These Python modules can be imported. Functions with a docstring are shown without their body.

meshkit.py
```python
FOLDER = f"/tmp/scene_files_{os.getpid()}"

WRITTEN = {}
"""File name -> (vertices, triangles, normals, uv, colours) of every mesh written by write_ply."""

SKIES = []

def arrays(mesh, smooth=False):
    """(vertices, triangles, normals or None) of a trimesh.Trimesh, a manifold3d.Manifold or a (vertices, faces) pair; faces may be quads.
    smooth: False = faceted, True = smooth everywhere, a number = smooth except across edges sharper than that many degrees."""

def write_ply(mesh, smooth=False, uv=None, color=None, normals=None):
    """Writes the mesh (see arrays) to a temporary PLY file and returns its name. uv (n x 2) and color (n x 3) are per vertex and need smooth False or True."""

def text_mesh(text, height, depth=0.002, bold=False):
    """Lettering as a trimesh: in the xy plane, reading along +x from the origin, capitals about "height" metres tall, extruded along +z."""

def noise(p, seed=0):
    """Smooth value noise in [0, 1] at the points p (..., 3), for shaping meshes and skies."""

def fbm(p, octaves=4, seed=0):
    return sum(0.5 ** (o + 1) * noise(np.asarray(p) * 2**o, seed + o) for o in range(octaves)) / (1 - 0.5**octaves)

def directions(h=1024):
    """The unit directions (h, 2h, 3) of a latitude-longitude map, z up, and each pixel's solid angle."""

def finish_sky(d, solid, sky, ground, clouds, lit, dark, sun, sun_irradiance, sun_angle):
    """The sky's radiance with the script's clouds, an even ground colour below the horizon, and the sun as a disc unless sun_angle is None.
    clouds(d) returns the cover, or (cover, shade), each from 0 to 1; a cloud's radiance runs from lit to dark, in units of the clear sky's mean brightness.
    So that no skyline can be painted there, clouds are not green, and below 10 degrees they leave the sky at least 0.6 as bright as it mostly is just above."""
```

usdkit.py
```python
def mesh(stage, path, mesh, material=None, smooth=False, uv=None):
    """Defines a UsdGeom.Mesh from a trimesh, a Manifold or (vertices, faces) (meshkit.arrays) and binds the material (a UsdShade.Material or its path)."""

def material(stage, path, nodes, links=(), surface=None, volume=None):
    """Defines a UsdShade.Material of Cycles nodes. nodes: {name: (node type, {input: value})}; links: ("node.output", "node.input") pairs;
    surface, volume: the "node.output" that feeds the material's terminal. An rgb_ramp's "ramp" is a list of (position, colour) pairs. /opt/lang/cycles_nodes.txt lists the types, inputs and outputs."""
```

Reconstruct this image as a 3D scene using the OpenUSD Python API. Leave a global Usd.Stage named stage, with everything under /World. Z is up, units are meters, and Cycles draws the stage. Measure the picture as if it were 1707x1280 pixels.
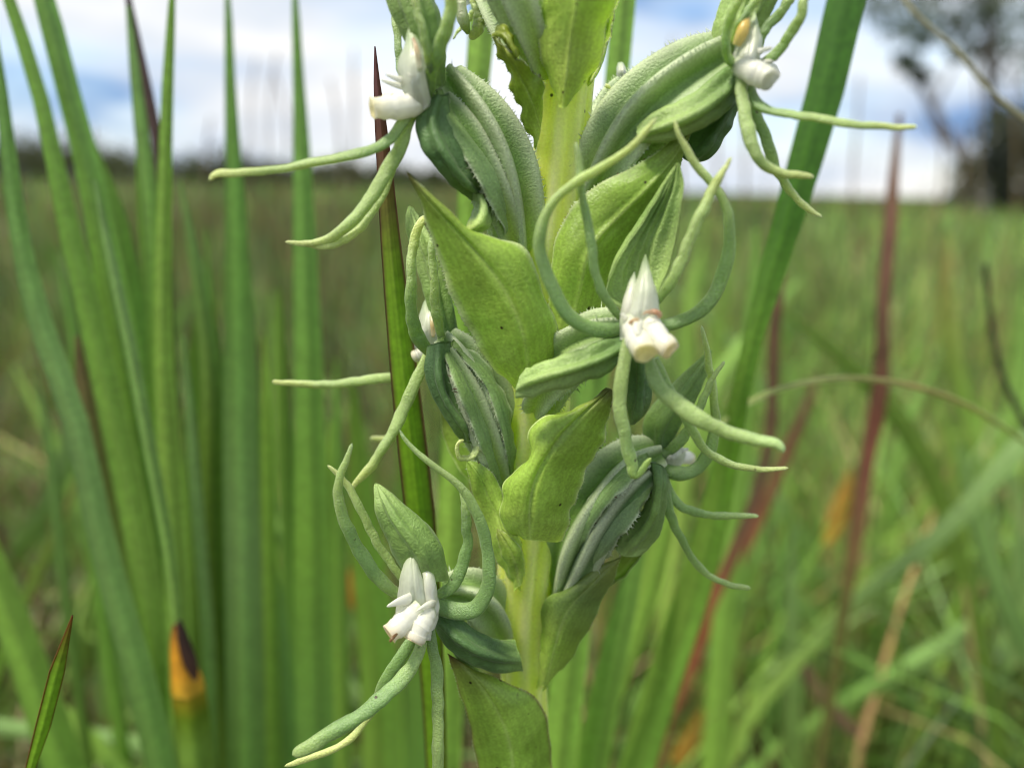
import math, random
import numpy as np
import trimesh, usdkit, meshkit
from scipy.interpolate import CubicSpline
from pxr import Usd, UsdGeom, UsdLux, UsdShade, Gf, Sdf, Vt

stage = Usd.Stage.CreateInMemory()
UsdGeom.SetStageUpAxis(stage, 'Z')
UsdGeom.SetStageMetersPerUnit(stage, 1.0)
UsdGeom.Xform.Define(stage, '/World')
UsdGeom.Scope.Define(stage, '/World/Looks')
random.seed(7)
RNG = np.random.default_rng(7)

# ------------------------------------------------------------------ camera
FPX, CX, CY = 1290.0, 853.5, 640.0          # focal length and centre in pixels of the 1707 x 1280 photograph
PITCH, ROLL = math.radians(14.3), math.radians(1.4)
CAM = np.array([0.0, 0.0, 0.48])
D0 = 0.112                                   # the flower spike stands 11 cm in front of the lens
fwd = np.array([0, math.cos(PITCH), -math.sin(PITCH)])
up0 = np.array([0, math.sin(PITCH), math.cos(PITCH)])
right = math.cos(ROLL) * np.array([1.0, 0, 0]) + math.sin(ROLL) * up0
up = -math.sin(ROLL) * np.array([1.0, 0, 0]) + math.cos(ROLL) * up0
cam = UsdGeom.Camera.Define(stage, '/World/camera')
cam.CreateProjectionAttr('perspective')
cam.CreateHorizontalApertureAttr(36.0)
cam.CreateVerticalApertureAttr(36.0 * 767 / 1024)
FOCAL = 36.0 * FPX / 1707.0
cam.CreateFocalLengthAttr(FOCAL)
cam.CreateFStopAttr(FOCAL / 3.0)             # a lens opening of 3 mm
cam.CreateFocusDistanceAttr(0.1085)
cam.CreateClippingRangeAttr((0.01, 5000.0))
cam.CreateExposureAttr(2.0)
M4 = np.eye(4)
M4[0, :3], M4[1, :3], M4[2, :3], M4[3, :3] = right, up, -fwd, CAM
cam.AddTransformOp().Set(Gf.Matrix4d(M4.tolist()))

# ------------------------------------------------------------------ sky and sun
SUN_EL, SUN_AZ = math.radians(64), math.radians(-118)   # azimuth from +y towards +x
sun_dir = np.array([math.sin(SUN_AZ) * math.cos(SUN_EL), math.cos(SUN_AZ) * math.cos(SUN_EL), math.sin(SUN_EL)])
dome = UsdLux.DomeLight.Define(stage, '/World/sky')
dome.CreateIntensityAttr(1.0)
dome.GetPrim().SetCustomDataByKey('kind', 'structure')
CLOUD = 3.7
sky_mat = usdkit.material(stage, '/World/Looks/sky_look', {
    'tc': ('texture_coordinate', {}),
    'st': ('sky_texture', {'sky_type': 'single_scattering', 'sun_disc': False, 'sun_elevation': SUN_EL, 'sun_rotation': SUN_AZ, 'aerosol_density': 1.0}),
    'mp': ('mapping', {'mapping_type': 'point', 'scale': (1.0, 1.0, 3.2), 'location': (2.35, 0.4, 0.31)}),
    'n1': ('noise_texture', {'scale': 3.1, 'detail': 5.0, 'roughness': 0.52, 'distortion': 0.3}),
    'cov': ('rgb_ramp', {'ramp': [(0.0, (0, 0, 0)), (0.30, (0.25, 0.25, 0.25)), (0.44, (0.8, 0.8, 0.8)), (0.52, (1, 1, 1)), (1.0, (1, 1, 1))]}),
    'mp2': ('mapping', {'mapping_type': 'point', 'scale': (1.0, 1.0, 4.2), 'location': (4.53, 8.8, 2.2)}),
    'n2': ('noise_texture', {'scale': 2.6, 'detail': 4.0, 'roughness': 0.55}),
    'shade': ('rgb_ramp', {'ramp': [(0.0, (0.22, 0.38, 0.68)), (0.35, (0.26, 0.44, 0.76)), (0.42, (0.66, 0.78, 0.96)), (0.50, (0.86, 0.92, 1.0)), (0.60, (1.06, 1.07, 1.08)), (0.72, (1.28, 1.25, 1.2)), (1.0, (1.25, 1.22, 1.18))]}),
    'lit': ('mix', {'mix_type': 'multiply', 'fac': 1.0, 'color1': (CLOUD, CLOUD, CLOUD)}),
    'mx': ('mix', {'mix_type': 'mix'}),
    'bg': ('background_shader', {'strength': 0.065}),
}, [('tc.generated', 'mp.vector'), ('mp.vector', 'n1.vector'), ('n1.fac', 'cov.fac'),
    ('tc.generated', 'mp2.vector'), ('mp2.vector', 'n2.vector'), ('n2.fac', 'shade.fac'), ('shade.color', 'lit.color2'),
    ('cov.color', 'mx.fac'), ('st.color', 'mx.color1'), ('lit.color', 'mx.color2'), ('mx.color', 'bg.color')], surface='bg.background')
UsdShade.MaterialBindingAPI.Apply(dome.GetPrim()).Bind(sky_mat)
sun = UsdLux.DistantLight.Define(stage, '/World/sun')
sun.CreateIntensityAttr(0.4)
sun.CreateAngleAttr(11.0)
sun.CreateNormalizeAttr(True) if hasattr(sun, 'CreateNormalizeAttr') else None
sun.CreateColorAttr(Gf.Vec3f(1.0, 0.93, 0.8))
zax = sun_dir
xax = np.cross([0, 0, 1.0], zax); xax /= np.linalg.norm(xax)
yax = np.cross(zax, xax)
S4 = np.eye(4); S4[0, :3], S4[1, :3], S4[2, :3] = xax, yax, zax
sun.AddTransformOp().Set(Gf.Matrix4d(S4.tolist()))

# ------------------------------------------------------------------ helpers
def lin(r, g, b):
    c = np.array([r, g, b], float) / 255.0
    return np.where(c <= 0.04045, c / 12.92, ((c + 0.055) / 1.055) ** 2.4)

def P(px, py, dd=0.0):
    """The point seen at photo pixel (px, py) on the upright plane dd metres behind the flower spike."""
    d = fwd + (px - CX) / FPX * right - (py - CY) / FPX * up
    return CAM + d * ((D0 + dd) / d[1])

def pxm(py, dd=0.0, px=CX):
    """Metres per photo pixel there."""
    return float(np.dot(P(px, py, dd) - CAM, fwd)) / FPX

def spline(pts, n):
    p = np.asarray(pts, float)
    if len(p) == 2:
        return p[0] + np.linspace(0, 1, n)[:, None] * (p[1] - p[0])
    t = np.concatenate([[0], np.cumsum(np.linalg.norm(np.diff(p[:, :3], axis=0), axis=1) ** 0.6)])
    cs = CubicSpline(t, p, bc_type='natural')
    f = cs(np.linspace(0, t[-1], 12 * n))
    s = np.concatenate([[0], np.cumsum(np.linalg.norm(np.diff(f[:, :3], axis=0), axis=1))])
    q = np.linspace(0, s[-1], n)
    return np.stack([np.interp(q, s, f[:, k]) for k in range(f.shape[1])], 1)

def frames(p):
    t = np.gradient(p, axis=0); t /= np.linalg.norm(t, axis=1, keepdims=True) + 1e-15
    a = np.zeros_like(p)
    v = np.cross(t[0], fwd)
    if np.linalg.norm(v) < 1e-3: v = np.cross(t[0], up)
    a[0] = v / np.linalg.norm(v)
    for i in range(1, len(p)):
        v = a[i - 1] - t[i] * np.dot(a[i - 1], t[i]); a[i] = v / (np.linalg.norm(v) + 1e-15)
    return t, a, np.cross(t, a)

class MB:
    def __init__(s): s.v, s.f, s.c, s.n = [], [], [], 0
    def add(s, v, f, c):
        v = np.asarray(v, float); f = np.asarray(f, int)
        if f.shape[1] == 4: f = np.vstack([f[:, [0, 1, 2]], f[:, [0, 2, 3]]])
        c = np.broadcast_to(np.asarray(c, float), v.shape)
        s.v.append(v); s.f.append(f + s.n); s.c.append(c); s.n += len(v)
        return s

def grid_faces(n, m, wrap=False):
    i, j = np.meshgrid(np.arange(n - 1), np.arange(m if wrap else m - 1), indexing='ij')
    k = (j + 1) % m
    return np.stack([i * m + j, i * m + k, (i + 1) * m + k, (i + 1) * m + j], -1).reshape(-1, 4)

used = {}
def path_for(name, parent):
    base = f'{parent}/{name}'
    k = used.get(base, 0); used[base] = k + 1
    return base if k == 0 else f'{base}_{k:03d}'

def tag(prim, label=None, cat=None, group=None, kind=None):
    for k, x in (('label', label), ('category', cat), ('group', group), ('kind', kind)):
        if x: prim.SetCustomDataByKey(k, x)
    return prim

def build(mb, name, mat, parent='/World', smooth=True):
    v, f, c = np.vstack(mb.v), np.vstack(mb.f), np.vstack(mb.c)
    path = path_for(name, parent)
    m = usdkit.mesh(stage, path, (v, f), mat, smooth=smooth)
    UsdGeom.PrimvarsAPI(m).CreatePrimvar('tint', Sdf.ValueTypeNames.Color3fArray, 'vertex').Set(Vt.Vec3fArray.FromNumpy(np.clip(c, 0, 1).astype(np.float32)))
    return m.GetPrim()

def xform(name, parent='/World'):
    return UsdGeom.Xform.Define(stage, path_for(name, parent)).GetPrim()

# ------------------------------------------------------------------ materials
def tissue(name, trans=0.35, rough=0.42, grain=1700.0, bump=0.5, var=0.25, dots=False, tboost=(1.25, 1.3, 0.7), spec=0.5, sheen=0.0, vein=0.0, bscale=0.00022, sss=0.0, srad=(0.7, 1.0, 0.25), sscale=0.0015, gr=0.17):
    nodes = {
        'at': ('attribute', {'attribute': 'tint'}),
        'geo': ('geometry', {}),
        'n': ('noise_texture', {'scale': 160.0, 'detail': 3.0}),
        'nr': ('map_range', {'from_min': 0.25, 'from_max': 0.75, 'to_min': 1 - var, 'to_max': 1 + var}),
        'g': ('noise_texture', {'scale': grain, 'detail': 3.0, 'roughness': 0.6}),
        'gr': ('map_range', {'from_min': 0.3, 'from_max': 0.7, 'to_min': 1 - gr, 'to_max': 1 + gr}),
        'mm': ('math', {'math_type': 'multiply'}),
        'c': ('vector_math', {'math_type': 'scale'}),
        'bp': ('bump', {'strength': bump, 'distance': bscale}),
        'p': ('principled_bsdf', {'roughness': rough, 'specular_ior_level': spec, 'sheen_weight': sheen, 'sheen_roughness': 0.4, **({'subsurface_weight': sss, 'subsurface_radius': srad, 'subsurface_scale': sscale} if sss else {})}),
        'tb': ('vector_math', {'math_type': 'multiply', 'vector2': tboost}),
        'tr': ('translucent_bsdf', {}),
        'mix': ('mix_closure', {'fac': trans}),
    }
    links = [('geo.position', 'n.vector'), ('geo.position', 'g.vector'), ('n.fac', 'nr.value'), ('g.fac', 'gr.value'), ('nr.result', 'mm.value1'), ('gr.result', 'mm.value2'),
             ('at.color', 'c.vector1'), ('mm.value', 'c.scale'), ('g.fac', 'bp.height'), ('bp.normal', 'p.normal'),
             ('tb.vector', 'tr.color'), ('p.BSDF', 'mix.closure1'), ('tr.BSDF', 'mix.closure2')]
    out = 'c.vector'
    if dots:
        nodes['vo'] = ('voronoi_texture', {'scale': 420.0, 'randomness': 1.0})
        nodes['vr'] = ('rgb_ramp', {'ramp': [(0, (1, 1, 1)), (0.07, (1, 1, 1)), (0.13, (0, 0, 0)), (1, (0, 0, 0))]})
        nodes['vs'] = ('noise_texture', {'scale': 330.0, 'detail': 1.0})
        nodes['vt'] = ('rgb_ramp', {'ramp': [(0, (0, 0, 0)), (0.56, (0, 0, 0)), (0.62, (1, 1, 1)), (1, (1, 1, 1))]})
        nodes['vm'] = ('math', {'math_type': 'multiply'})
        nodes['dk'] = ('mix', {'mix_type': 'mix', 'color2': (0.035, 0.022, 0.01)})
        links += [('geo.position', 'vo.vector'), ('vo.distance', 'vr.fac'), ('geo.position', 'vs.vector'), ('vs.fac', 'vt.fac'), ('vr.color', 'vm.value1'), ('vt.color', 'vm.value2'),
                  ('vm.value', 'dk.fac'), ('c.vector', 'dk.color1')]
        out = 'dk.color'
    links += [(out, 'p.base_color'), (out, 'tb.vector1')]
    return usdkit.material(stage, f'/World/Looks/{name}', nodes, links, surface='mix.closure')

M_BRACT = tissue('bract_tissue', 0.48, 0.36, 2600, 0.5, 0.18, dots=True, tboost=(1.22, 1.22, 0.85))
M_STEM = tissue('stem_tissue', 0.08, 0.38, 2200, 0.35, 0.06, sss=0.7, sscale=0.003, gr=0.08, dots=True)
M_SEPAL = tissue('sepal_tissue', 0.32, 0.38, 3200, 0.9, 0.18, sheen=0.15, tboost=(1.15, 1.2, 0.8))
M_THREAD = tissue('thread_tissue', 0.06, 0.38, 3400, 0.9, 0.26, dots=True, sheen=0.12, tboost=(1.1, 1.2, 0.8), sss=0.3, sscale=0.0008)
M_WHITE = tissue('white_tissue', 0.25, 0.34, 1800, 0.05, 0.03, tboost=(1.0, 1.0, 0.95), sss=0.4, srad=(1.0, 1.0, 0.8), sscale=0.001, gr=0.04)
M_GRASS = tissue('grass_tissue', 0.42, 0.36, 700, 0.1, 0.07, tboost=(1.15, 1.2, 0.75))
M_MEADOW = tissue('meadow_tissue', 0.30, 0.5, 300, 0.0, 0.15, tboost=(1.1, 1.12, 0.75))
M_DRY = tissue('dry_tissue', 0.15, 0.7, 400, 0.3, 0.25, tboost=(1.1, 1.0, 0.7))
M_LEAF = tissue('tree_leaf', 0.45, 0.5, 30, 0.0, 0.2)
M_BARK = tissue('bark', 0.0, 0.85, 14, 0.8, 0.3, bscale=0.02)
M_SOIL = usdkit.material(stage, '/World/Looks/soil', {
    'geo': ('geometry', {}), 'n': ('noise_texture', {'scale': 9.0, 'detail': 6.0, 'roughness': 0.65}),
    'n2': ('noise_texture', {'scale': 0.35, 'detail': 3.0}),
    'r': ('rgb_ramp', {'ramp': [(0, (0.02, 0.015, 0.009)), (0.45, (0.045, 0.036, 0.02)), (0.6, (0.045, 0.055, 0.02)), (1, (0.07, 0.08, 0.03))]}),
    'r2': ('rgb_ramp', {'ramp': [(0, (0.7, 0.75, 0.7)), (1, (1.2, 1.15, 1.0))]}),
    'm': ('mix', {'mix_type': 'multiply', 'fac': 1.0}), 'b': ('bump', {'strength': 0.7, 'distance': 0.02}), 'p': ('principled_bsdf', {'roughness': 0.95, 'specular_ior_level': 0.1})},
    [('geo.position', 'n.vector'), ('geo.position', 'n2.vector'), ('n.fac', 'r.fac'), ('n2.fac', 'r2.fac'), ('r.color', 'm.color1'), ('r2.color', 'm.color2'), ('m.color', 'p.base_color'), ('n.fac', 'b.height'), ('b.normal', 'p.normal')], surface='p.BSDF')

# ------------------------------------------------------------------ shape builders
def cone_hair(mb, base, tip, side, w, col):
    """A tiny three-sided tooth."""
    d = tip - base
    s2 = np.cross(d, side); s2 /= np.linalg.norm(s2) + 1e-15
    v = [base - side * w, base + side * w, base + s2 * w * 0.8, tip]
    mb.add(v, [[0, 1, 3], [1, 2, 3], [2, 0, 3], [0, 2, 1]], col)

def tube(mb, ctrl, n=48, sides=14, col=((0.2, 0.3, 0.1), (0.3, 0.4, 0.1)), flat=1.0, ribs=0, rib_amp=0.0, twist=0.0, cup=None, tip_round=True, wob=0.0, stops=None, rib_col=None, fringe=None, seed=0, root_open=False, rib_pow=1.6):
    """ctrl: (px, py, dd in mm, width in px). A tapering tube with a rounded or cupped end; ribs raises lengthwise ridges, fringe=(length mm, spacing mm) sets teeth on their crests."""
    rng = np.random.default_rng(seed + 11)
    pts = np.array([[*P(x, y, d / 1000.0), w * pxm(y, d / 1000.0) / 2] for x, y, d, w in ctrl])
    q = spline(pts, n)
    p, r = q[:, :3].copy(), np.maximum(q[:, 3], 0.00008)
    s = np.linspace(0, 1, n)
    if wob:
        for k in range(3): p[:, k] += wob * (meshkit.fbm(np.stack([s * 9, s * 0 + k * 7.3 + seed, s * 0], -1), 3, seed) - 0.5) * 2 * np.minimum(1, s * 6)
        r = r * (1 + 0.22 * (meshkit.noise(np.stack([s * 14, s * 0 + seed * 3.1, s * 0], -1), seed) - 0.5))
    L = np.concatenate([[0], np.cumsum(np.linalg.norm(np.diff(p, axis=0), axis=1))])
    if tip_round and cup is None:
        e = np.clip((L[-1] - L) / (r[-1] * 1.6 + 1e-9), 0, 1); r = r * np.sqrt(np.maximum(1 - (1 - e) ** 2, 0.0009))
    t, a, b = frames(p)
    th = np.arange(sides) * 2 * np.pi / sides
    ang = th[None] + twist * s[:, None]
    if ribs:
        g = np.abs(np.cos(ribs * th / 2.0)) ** rib_pow
        rr = r[:, None] * (1 - rib_amp + 2 * rib_amp * g[None])
    else:
        rr = r[:, None] * np.ones(sides)[None]
    v = p[:, None] + rr[..., None] * (np.cos(ang)[..., None] * a[:, None] + flat * np.sin(ang)[..., None] * b[:, None])
    c0, c1 = np.array(col[0]), np.array(col[-1])
    cc = np.stack([np.interp(s, np.linspace(0, 1, len(col)) if stops is None else stops, [c[k] for c in col]) for k in range(3)], -1)
    C = np.repeat(cc[:, None], sides, 1)
    if rib_col is not None and ribs:
        C = C * (1 - (g ** 1.5)[None, :, None]) + np.array(rib_col) * (g ** 1.5)[None, :, None]
    mb.add(v.reshape(-1, 3), grid_faces(n, sides, True), C.reshape(-1, 3))
    if cup is not None:                       # an open, hollowed end
        rings, cols = [], []
        for k, (kr, kd) in enumerate(((1.0, 0), (1.01, 0.08), (0.9, 0.10), (0.62, -0.10), (0.3, -0.24), (0.02, -0.28))):
            wv = 1 + (0.10 * np.sin(3 * th + seed) + 0.07 * np.sin(5 * th + 2 * seed) if 0 < k < 4 else 0)
            rings.append(p[-1] + t[-1] * r[-1] * kd + (r[-1] * kr * wv)[:, None] * (np.cos(ang[-1])[:, None] * a[-1] + flat * np.sin(ang[-1])[:, None] * b[-1]) if not np.isscalar(wv) else p[-1] + t[-1] * r[-1] * kd + (r[-1] * kr) * (np.cos(ang[-1])[:, None] * a[-1] + flat * np.sin(ang[-1])[:, None] * b[-1]))
            w = min(1, k / 2.0)
            cols.append(np.repeat(((1 - w) * cc[-1] + w * np.array(cup) * (0.9 + 0.15 * rng.random()))[None], sides, 0))
        mb.add(np.vstack(rings), grid_faces(6, sides, True), np.vstack(cols))
    else:
        tipv = p[-1] + t[-1] * r[-1] * 0.3
        mb.add(np.vstack([v[-1], tipv]), [[j, (j + 1) % sides, sides] for j in range(sides)], cc[-1])
    if not root_open:
        mb.add(np.vstack([v[0], p[0]]), [[(j + 1) % sides, j, sides] for j in range(sides)], cc[0])
    if fringe and ribs:
        flen, fsp = fringe[0] / 1000, fringe[1] / 1000
        for k in range(ribs):
            j = int(round(k * sides / ribs)) % sides
            x = 0.02 * L[-1]
            while x < L[-1] * 0.97:
                i = min(int(np.searchsorted(L, x)), n - 1)
                i0 = max(i - 1, 0); w = (x - L[i0]) / max(L[i] - L[i0], 1e-9)
                base = v[i0, j] * (1 - w) + v[i, j] * w
                out = base - (p[i0] * (1 - w) + p[i] * w); out /= np.linalg.norm(out) + 1e-12
                ln = flen * (0.25 + 1.5 * rng.random() ** 2)
                tipp = base + out * ln + t[i] * ln * rng.normal(0.1, 0.45)
                cone_hair(mb, base - out * 0.00012, tipp, t[i], fsp * 0.30, np.array([0.62, 0.72, 0.52]))
                x += fsp * (0.7 + 0.7 * rng.random())
    return mb

def leaf(mb, Lc, Mc, Rc, n=56, m=31, col=((0.2, 0.3, 0.05), (0.2, 0.3, 0.05)), edge=None, rib=None, thick=0.35, ribs=0, rib_amp=0.0, groove=0.25, fringe=None, wave=0.0, seed=0, back=None, edge_w=0.07, tipcol=None, bumpy=0.7):
    """A leaf spanned by its left edge, midrib and right edge, each a list of (px, py, dd in mm) from base to tip.
    ribs, groove, wave and thick in mm; fringe = (left length, right length, spacing) in mm."""
    rng = np.random.default_rng(seed + 5)
    W = [spline([P(x, y, d / 1000.0) for x, y, d in c], n) for c in (Lc, Mc, Rc)]
    u, v = np.linspace(0, 1, n), np.linspace(-1, 1, m)
    S = (W[0][:, None] * (v * (v - 1) / 2)[None, :, None] + W[1][:, None] * (1 - v ** 2)[None, :, None] + W[2][:, None] * (v * (v + 1) / 2)[None, :, None])
    du, dv = np.gradient(S, axis=0), np.gradient(S, axis=1)
    N = np.cross(du, dv); N /= np.linalg.norm(N, axis=2, keepdims=True) + 1e-15
    if np.mean(N @ fwd) > 0: N = -N                      # towards the lens
    env = np.clip(np.sin(np.pi * np.clip(u, 0.0, 1)) * 1.6 + 0.12, 0, 1)[:, None]
    h = np.zeros((n, m))
    if ribs: h += rib_amp * np.cos(np.pi * ribs * v)[None] * env
    h -= groove * np.exp(-(v / 0.07) ** 2)[None] * env
    g = np.stack(list(np.meshgrid(u * 7, v * 1.5, indexing='ij')) + [np.full((n, m), seed * 1.7)], -1)
    h += (meshkit.fbm(g, 3, seed) - 0.5) * bumpy
    if wave: h += wave * np.sin(u * 21 + seed)[:, None] * (np.abs(v) ** 3)[None] + 0.6 * wave * np.sin(u * 47 + 2 * seed)[:, None] * (np.abs(v) ** 4)[None]
    S = S + N * (h / 1000)[..., None]
    tk = thick / 1000 * (1 - 0.75 * np.abs(v) ** 4)[None] * np.clip(1.15 - u ** 6, 0.25, 1)[:, None]
    A, B = S + N * (tk / 2)[..., None], S - N * (tk / 2)[..., None]
    cc = np.stack([np.interp(u, np.linspace(0, 1, len(col)), [c[k] for c in col]) for k in range(3)], -1)
    C = np.repeat(cc[:, None], m, 1)
    def blend(C, tgt, w): return C * (1 - w[..., None]) + np.array(tgt) * w[..., None]
    if rib is not None: C = blend(C, rib, np.exp(-(v / 0.045) ** 2)[None] * np.clip(1.1 - u * 0.9, 0.15, 1)[:, None])
    # faint parallel veins
    C = C * (1 + 0.08 * np.cos(v * 34 + 3 * np.sin(u * 3)[:, None]) * (0.4 + 0.6 * meshkit.noise(np.stack(list(np.meshgrid(u * 5, v * 3, indexing='ij')) + [np.full((n, m), seed + .5)], -1), seed)))[..., None]
    if edge is not None: C = blend(C, edge, np.clip((np.abs(v) - (1 - edge_w)) / edge_w, 0, 1)[None] * np.ones((n, 1)))
    if tipcol is not None: C = blend(C, tipcol, np.clip((u - 0.9) / 0.1, 0, 1)[:, None] * np.ones((1, m)))
    CB = C if back is None else C * 0.35 + np.array(back) * 0.65
    f = grid_faces(n, m)
    ring = np.concatenate([np.arange(m), np.arange(1, n) * m + m - 1, (n - 1) * m + np.arange(m - 2, -1, -1), np.arange(n - 2, 0, -1) * m])
    nv = n * m
    walls = np.array([[ring[i], ring[(i + 1) % len(ring)], ring[(i + 1) % len(ring)] + nv, ring[i] + nv] for i in range(len(ring))])
    mb.add(np.vstack([A.reshape(-1, 3), B.reshape(-1, 3)]), np.vstack([f, f[:, ::-1] + nv, walls]), np.vstack([C.reshape(-1, 3), CB.reshape(-1, 3)]))
    if fringe:
        for side, flen in ((0, fringe[0]), (m - 1, fringe[1])):
            if not flen: continue
            e = S[:, side]; inner = S[:, 1 if side == 0 else m - 2]
            Ls = np.concatenate([[0], np.cumsum(np.linalg.norm(np.diff(e, axis=0), axis=1))])
            x = 0.03 * Ls[-1]
            while x < 0.97 * Ls[-1]:
                i = min(int(np.searchsorted(Ls, x)), n - 1); i0 = max(i - 1, 0); w = (x - Ls[i0]) / max(Ls[i] - Ls[i0], 1e-9)
                base = e[i0] * (1 - w) + e[i] * w
                out = e[i] - inner[i]; out /= np.linalg.norm(out) + 1e-12
                tg = e[i] - e[i0]; tg /= np.linalg.norm(tg) + 1e-12
                ln = flen / 1000 * (0.35 + rng.random())
                tc = np.array([0.60, 0.68, 0.46]) if rng.random() > 0.08 else np.array([0.16, 0.09, 0.04])
                cone_hair(mb, base - out * 0.00015, base + out * ln + tg * ln * rng.normal(0.2, 0.4), tg, fringe[2] / 1000 * 0.45, tc)
                x += fringe[2] / 1000 * (0.65 + 0.8 * rng.random())
    return mb

def blade(ctrl, col, tipcol=None, edgecol=None, fold=0.25, n=44, m=9, turn=0.0, to_ground=True, seed=0, thick=0.0004, curl=0.0):
    """A grass blade: ctrl = (px, py, dd in metres, width in px) from tip to base; carried on down to the soil."""
    pts = [[*P(x, y, d), w * pxm(y, d)] for x, y, d, w in ctrl]
    seen = sum(np.linalg.norm(np.subtract(b[:3], a[:3])) for a, b in zip(pts, pts[1:]))
    if to_ground:
        a, b = np.array(pts[-2]), np.array(pts[-1])
        g = (b - a)[:3]; g = g / (abs(g[2]) + 1e-9)
        drop = b[2]
        if drop > 0.02:
            mid = b[:3] + g * drop * 0.5 * np.array([0.7, 0.7, 1]); end = b[:3] + g * drop * np.array([0.5, 0.5, 1]); end[2] = -0.005; mid[2] = drop * 0.5
            pts += [[*mid, b[3] * 0.95], [*end, b[3] * 0.8]]
    q = spline(pts, n); p, w = q[:, :3], np.maximum(q[:, 3], 0.0002)
    t = np.gradient(p, axis=0); t /= np.linalg.norm(t, axis=1, keepdims=True)
    view = p - CAM; view[:, 2] *= 0.3; view /= np.linalg.norm(view, axis=1, keepdims=True)
    sd = np.cross(t, view); sd /= np.linalg.norm(sd, axis=1, keepdims=True) + 1e-12
    nn = np.cross(sd, t)
    ang = turn + curl * np.linspace(0, 1, n)
    s2 = sd * np.cos(ang)[:, None] + nn * np.sin(ang)[:, None]; n2 = np.cross(s2, t)
    v = np.linspace(-1, 1, m)
    hh = fold * (np.abs(v) - 0.5)
    ww = w / 2 / np.maximum(np.cos(ang), 0.5)
    S = p[:, None] + s2[:, None] * (ww[:, None] * v)[..., None] + n2[:, None] * (ww[:, None] * hh)[..., None]
    # thickness
    A, B = S + n2[:, None] * thick / 2, S - n2[:, None] * thick / 2
    total = np.sum(np.linalg.norm(np.diff(p, axis=0), axis=1))
    u = np.minimum(np.linspace(0, 1, n) * total / seen, 1.0)
    col = [np.array(c) for c in (col if isinstance(col, (list, tuple)) and np.ndim(col[0]) else [col])]
    cc = np.stack([np.interp(u, np.linspace(0, 1, len(col)) if len(col) > 1 else [0], [c[k] for c in col]) for k in range(3)], -1)
    C = np.repeat(cc[:, None], m, 1) * (1 + 0.07 * np.cos(v * 17 + seed) + 0.05 * np.cos(v * 29 + 2.3 * seed) + 0.06 * np.cos(v * 7 + 1.7 * seed) + 0.12 * np.sin(v * 3 + seed * 1.3))[None, :, None]
    if tipcol is not None:
        w_ = np.clip(1 - u / 0.16, 0, 1)[:, None, None]; C = C * (1 - w_) + np.array(tipcol) * w_
    if edgecol is not None:
        w_ = (np.clip((np.abs(v) - 0.74) / 0.2, 0, 1))[None, :, None] * np.ones((n, 1, 1)); C = C * (1 - w_) + np.array(edgecol) * w_
    mb = MB(); f = grid_faces(n, m); nv = n * m
    ring = np.concatenate([np.arange(m), np.arange(1, n) * m + m - 1, (n - 1) * m + np.arange(m - 2, -1, -1), np.arange(n - 2, 0, -1) * m])
    walls = np.array([[ring[i], ring[(i + 1) % len(ring)], ring[(i + 1) % len(ring)] + nv, ring[i] + nv] for i in range(len(ring))])
    mb.add(np.vstack([A.reshape(-1, 3), B.reshape(-1, 3)]), np.vstack([f, f[:, ::-1] + nv, walls]), np.vstack([C.reshape(-1, 3)] * 2))
    return mb

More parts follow.
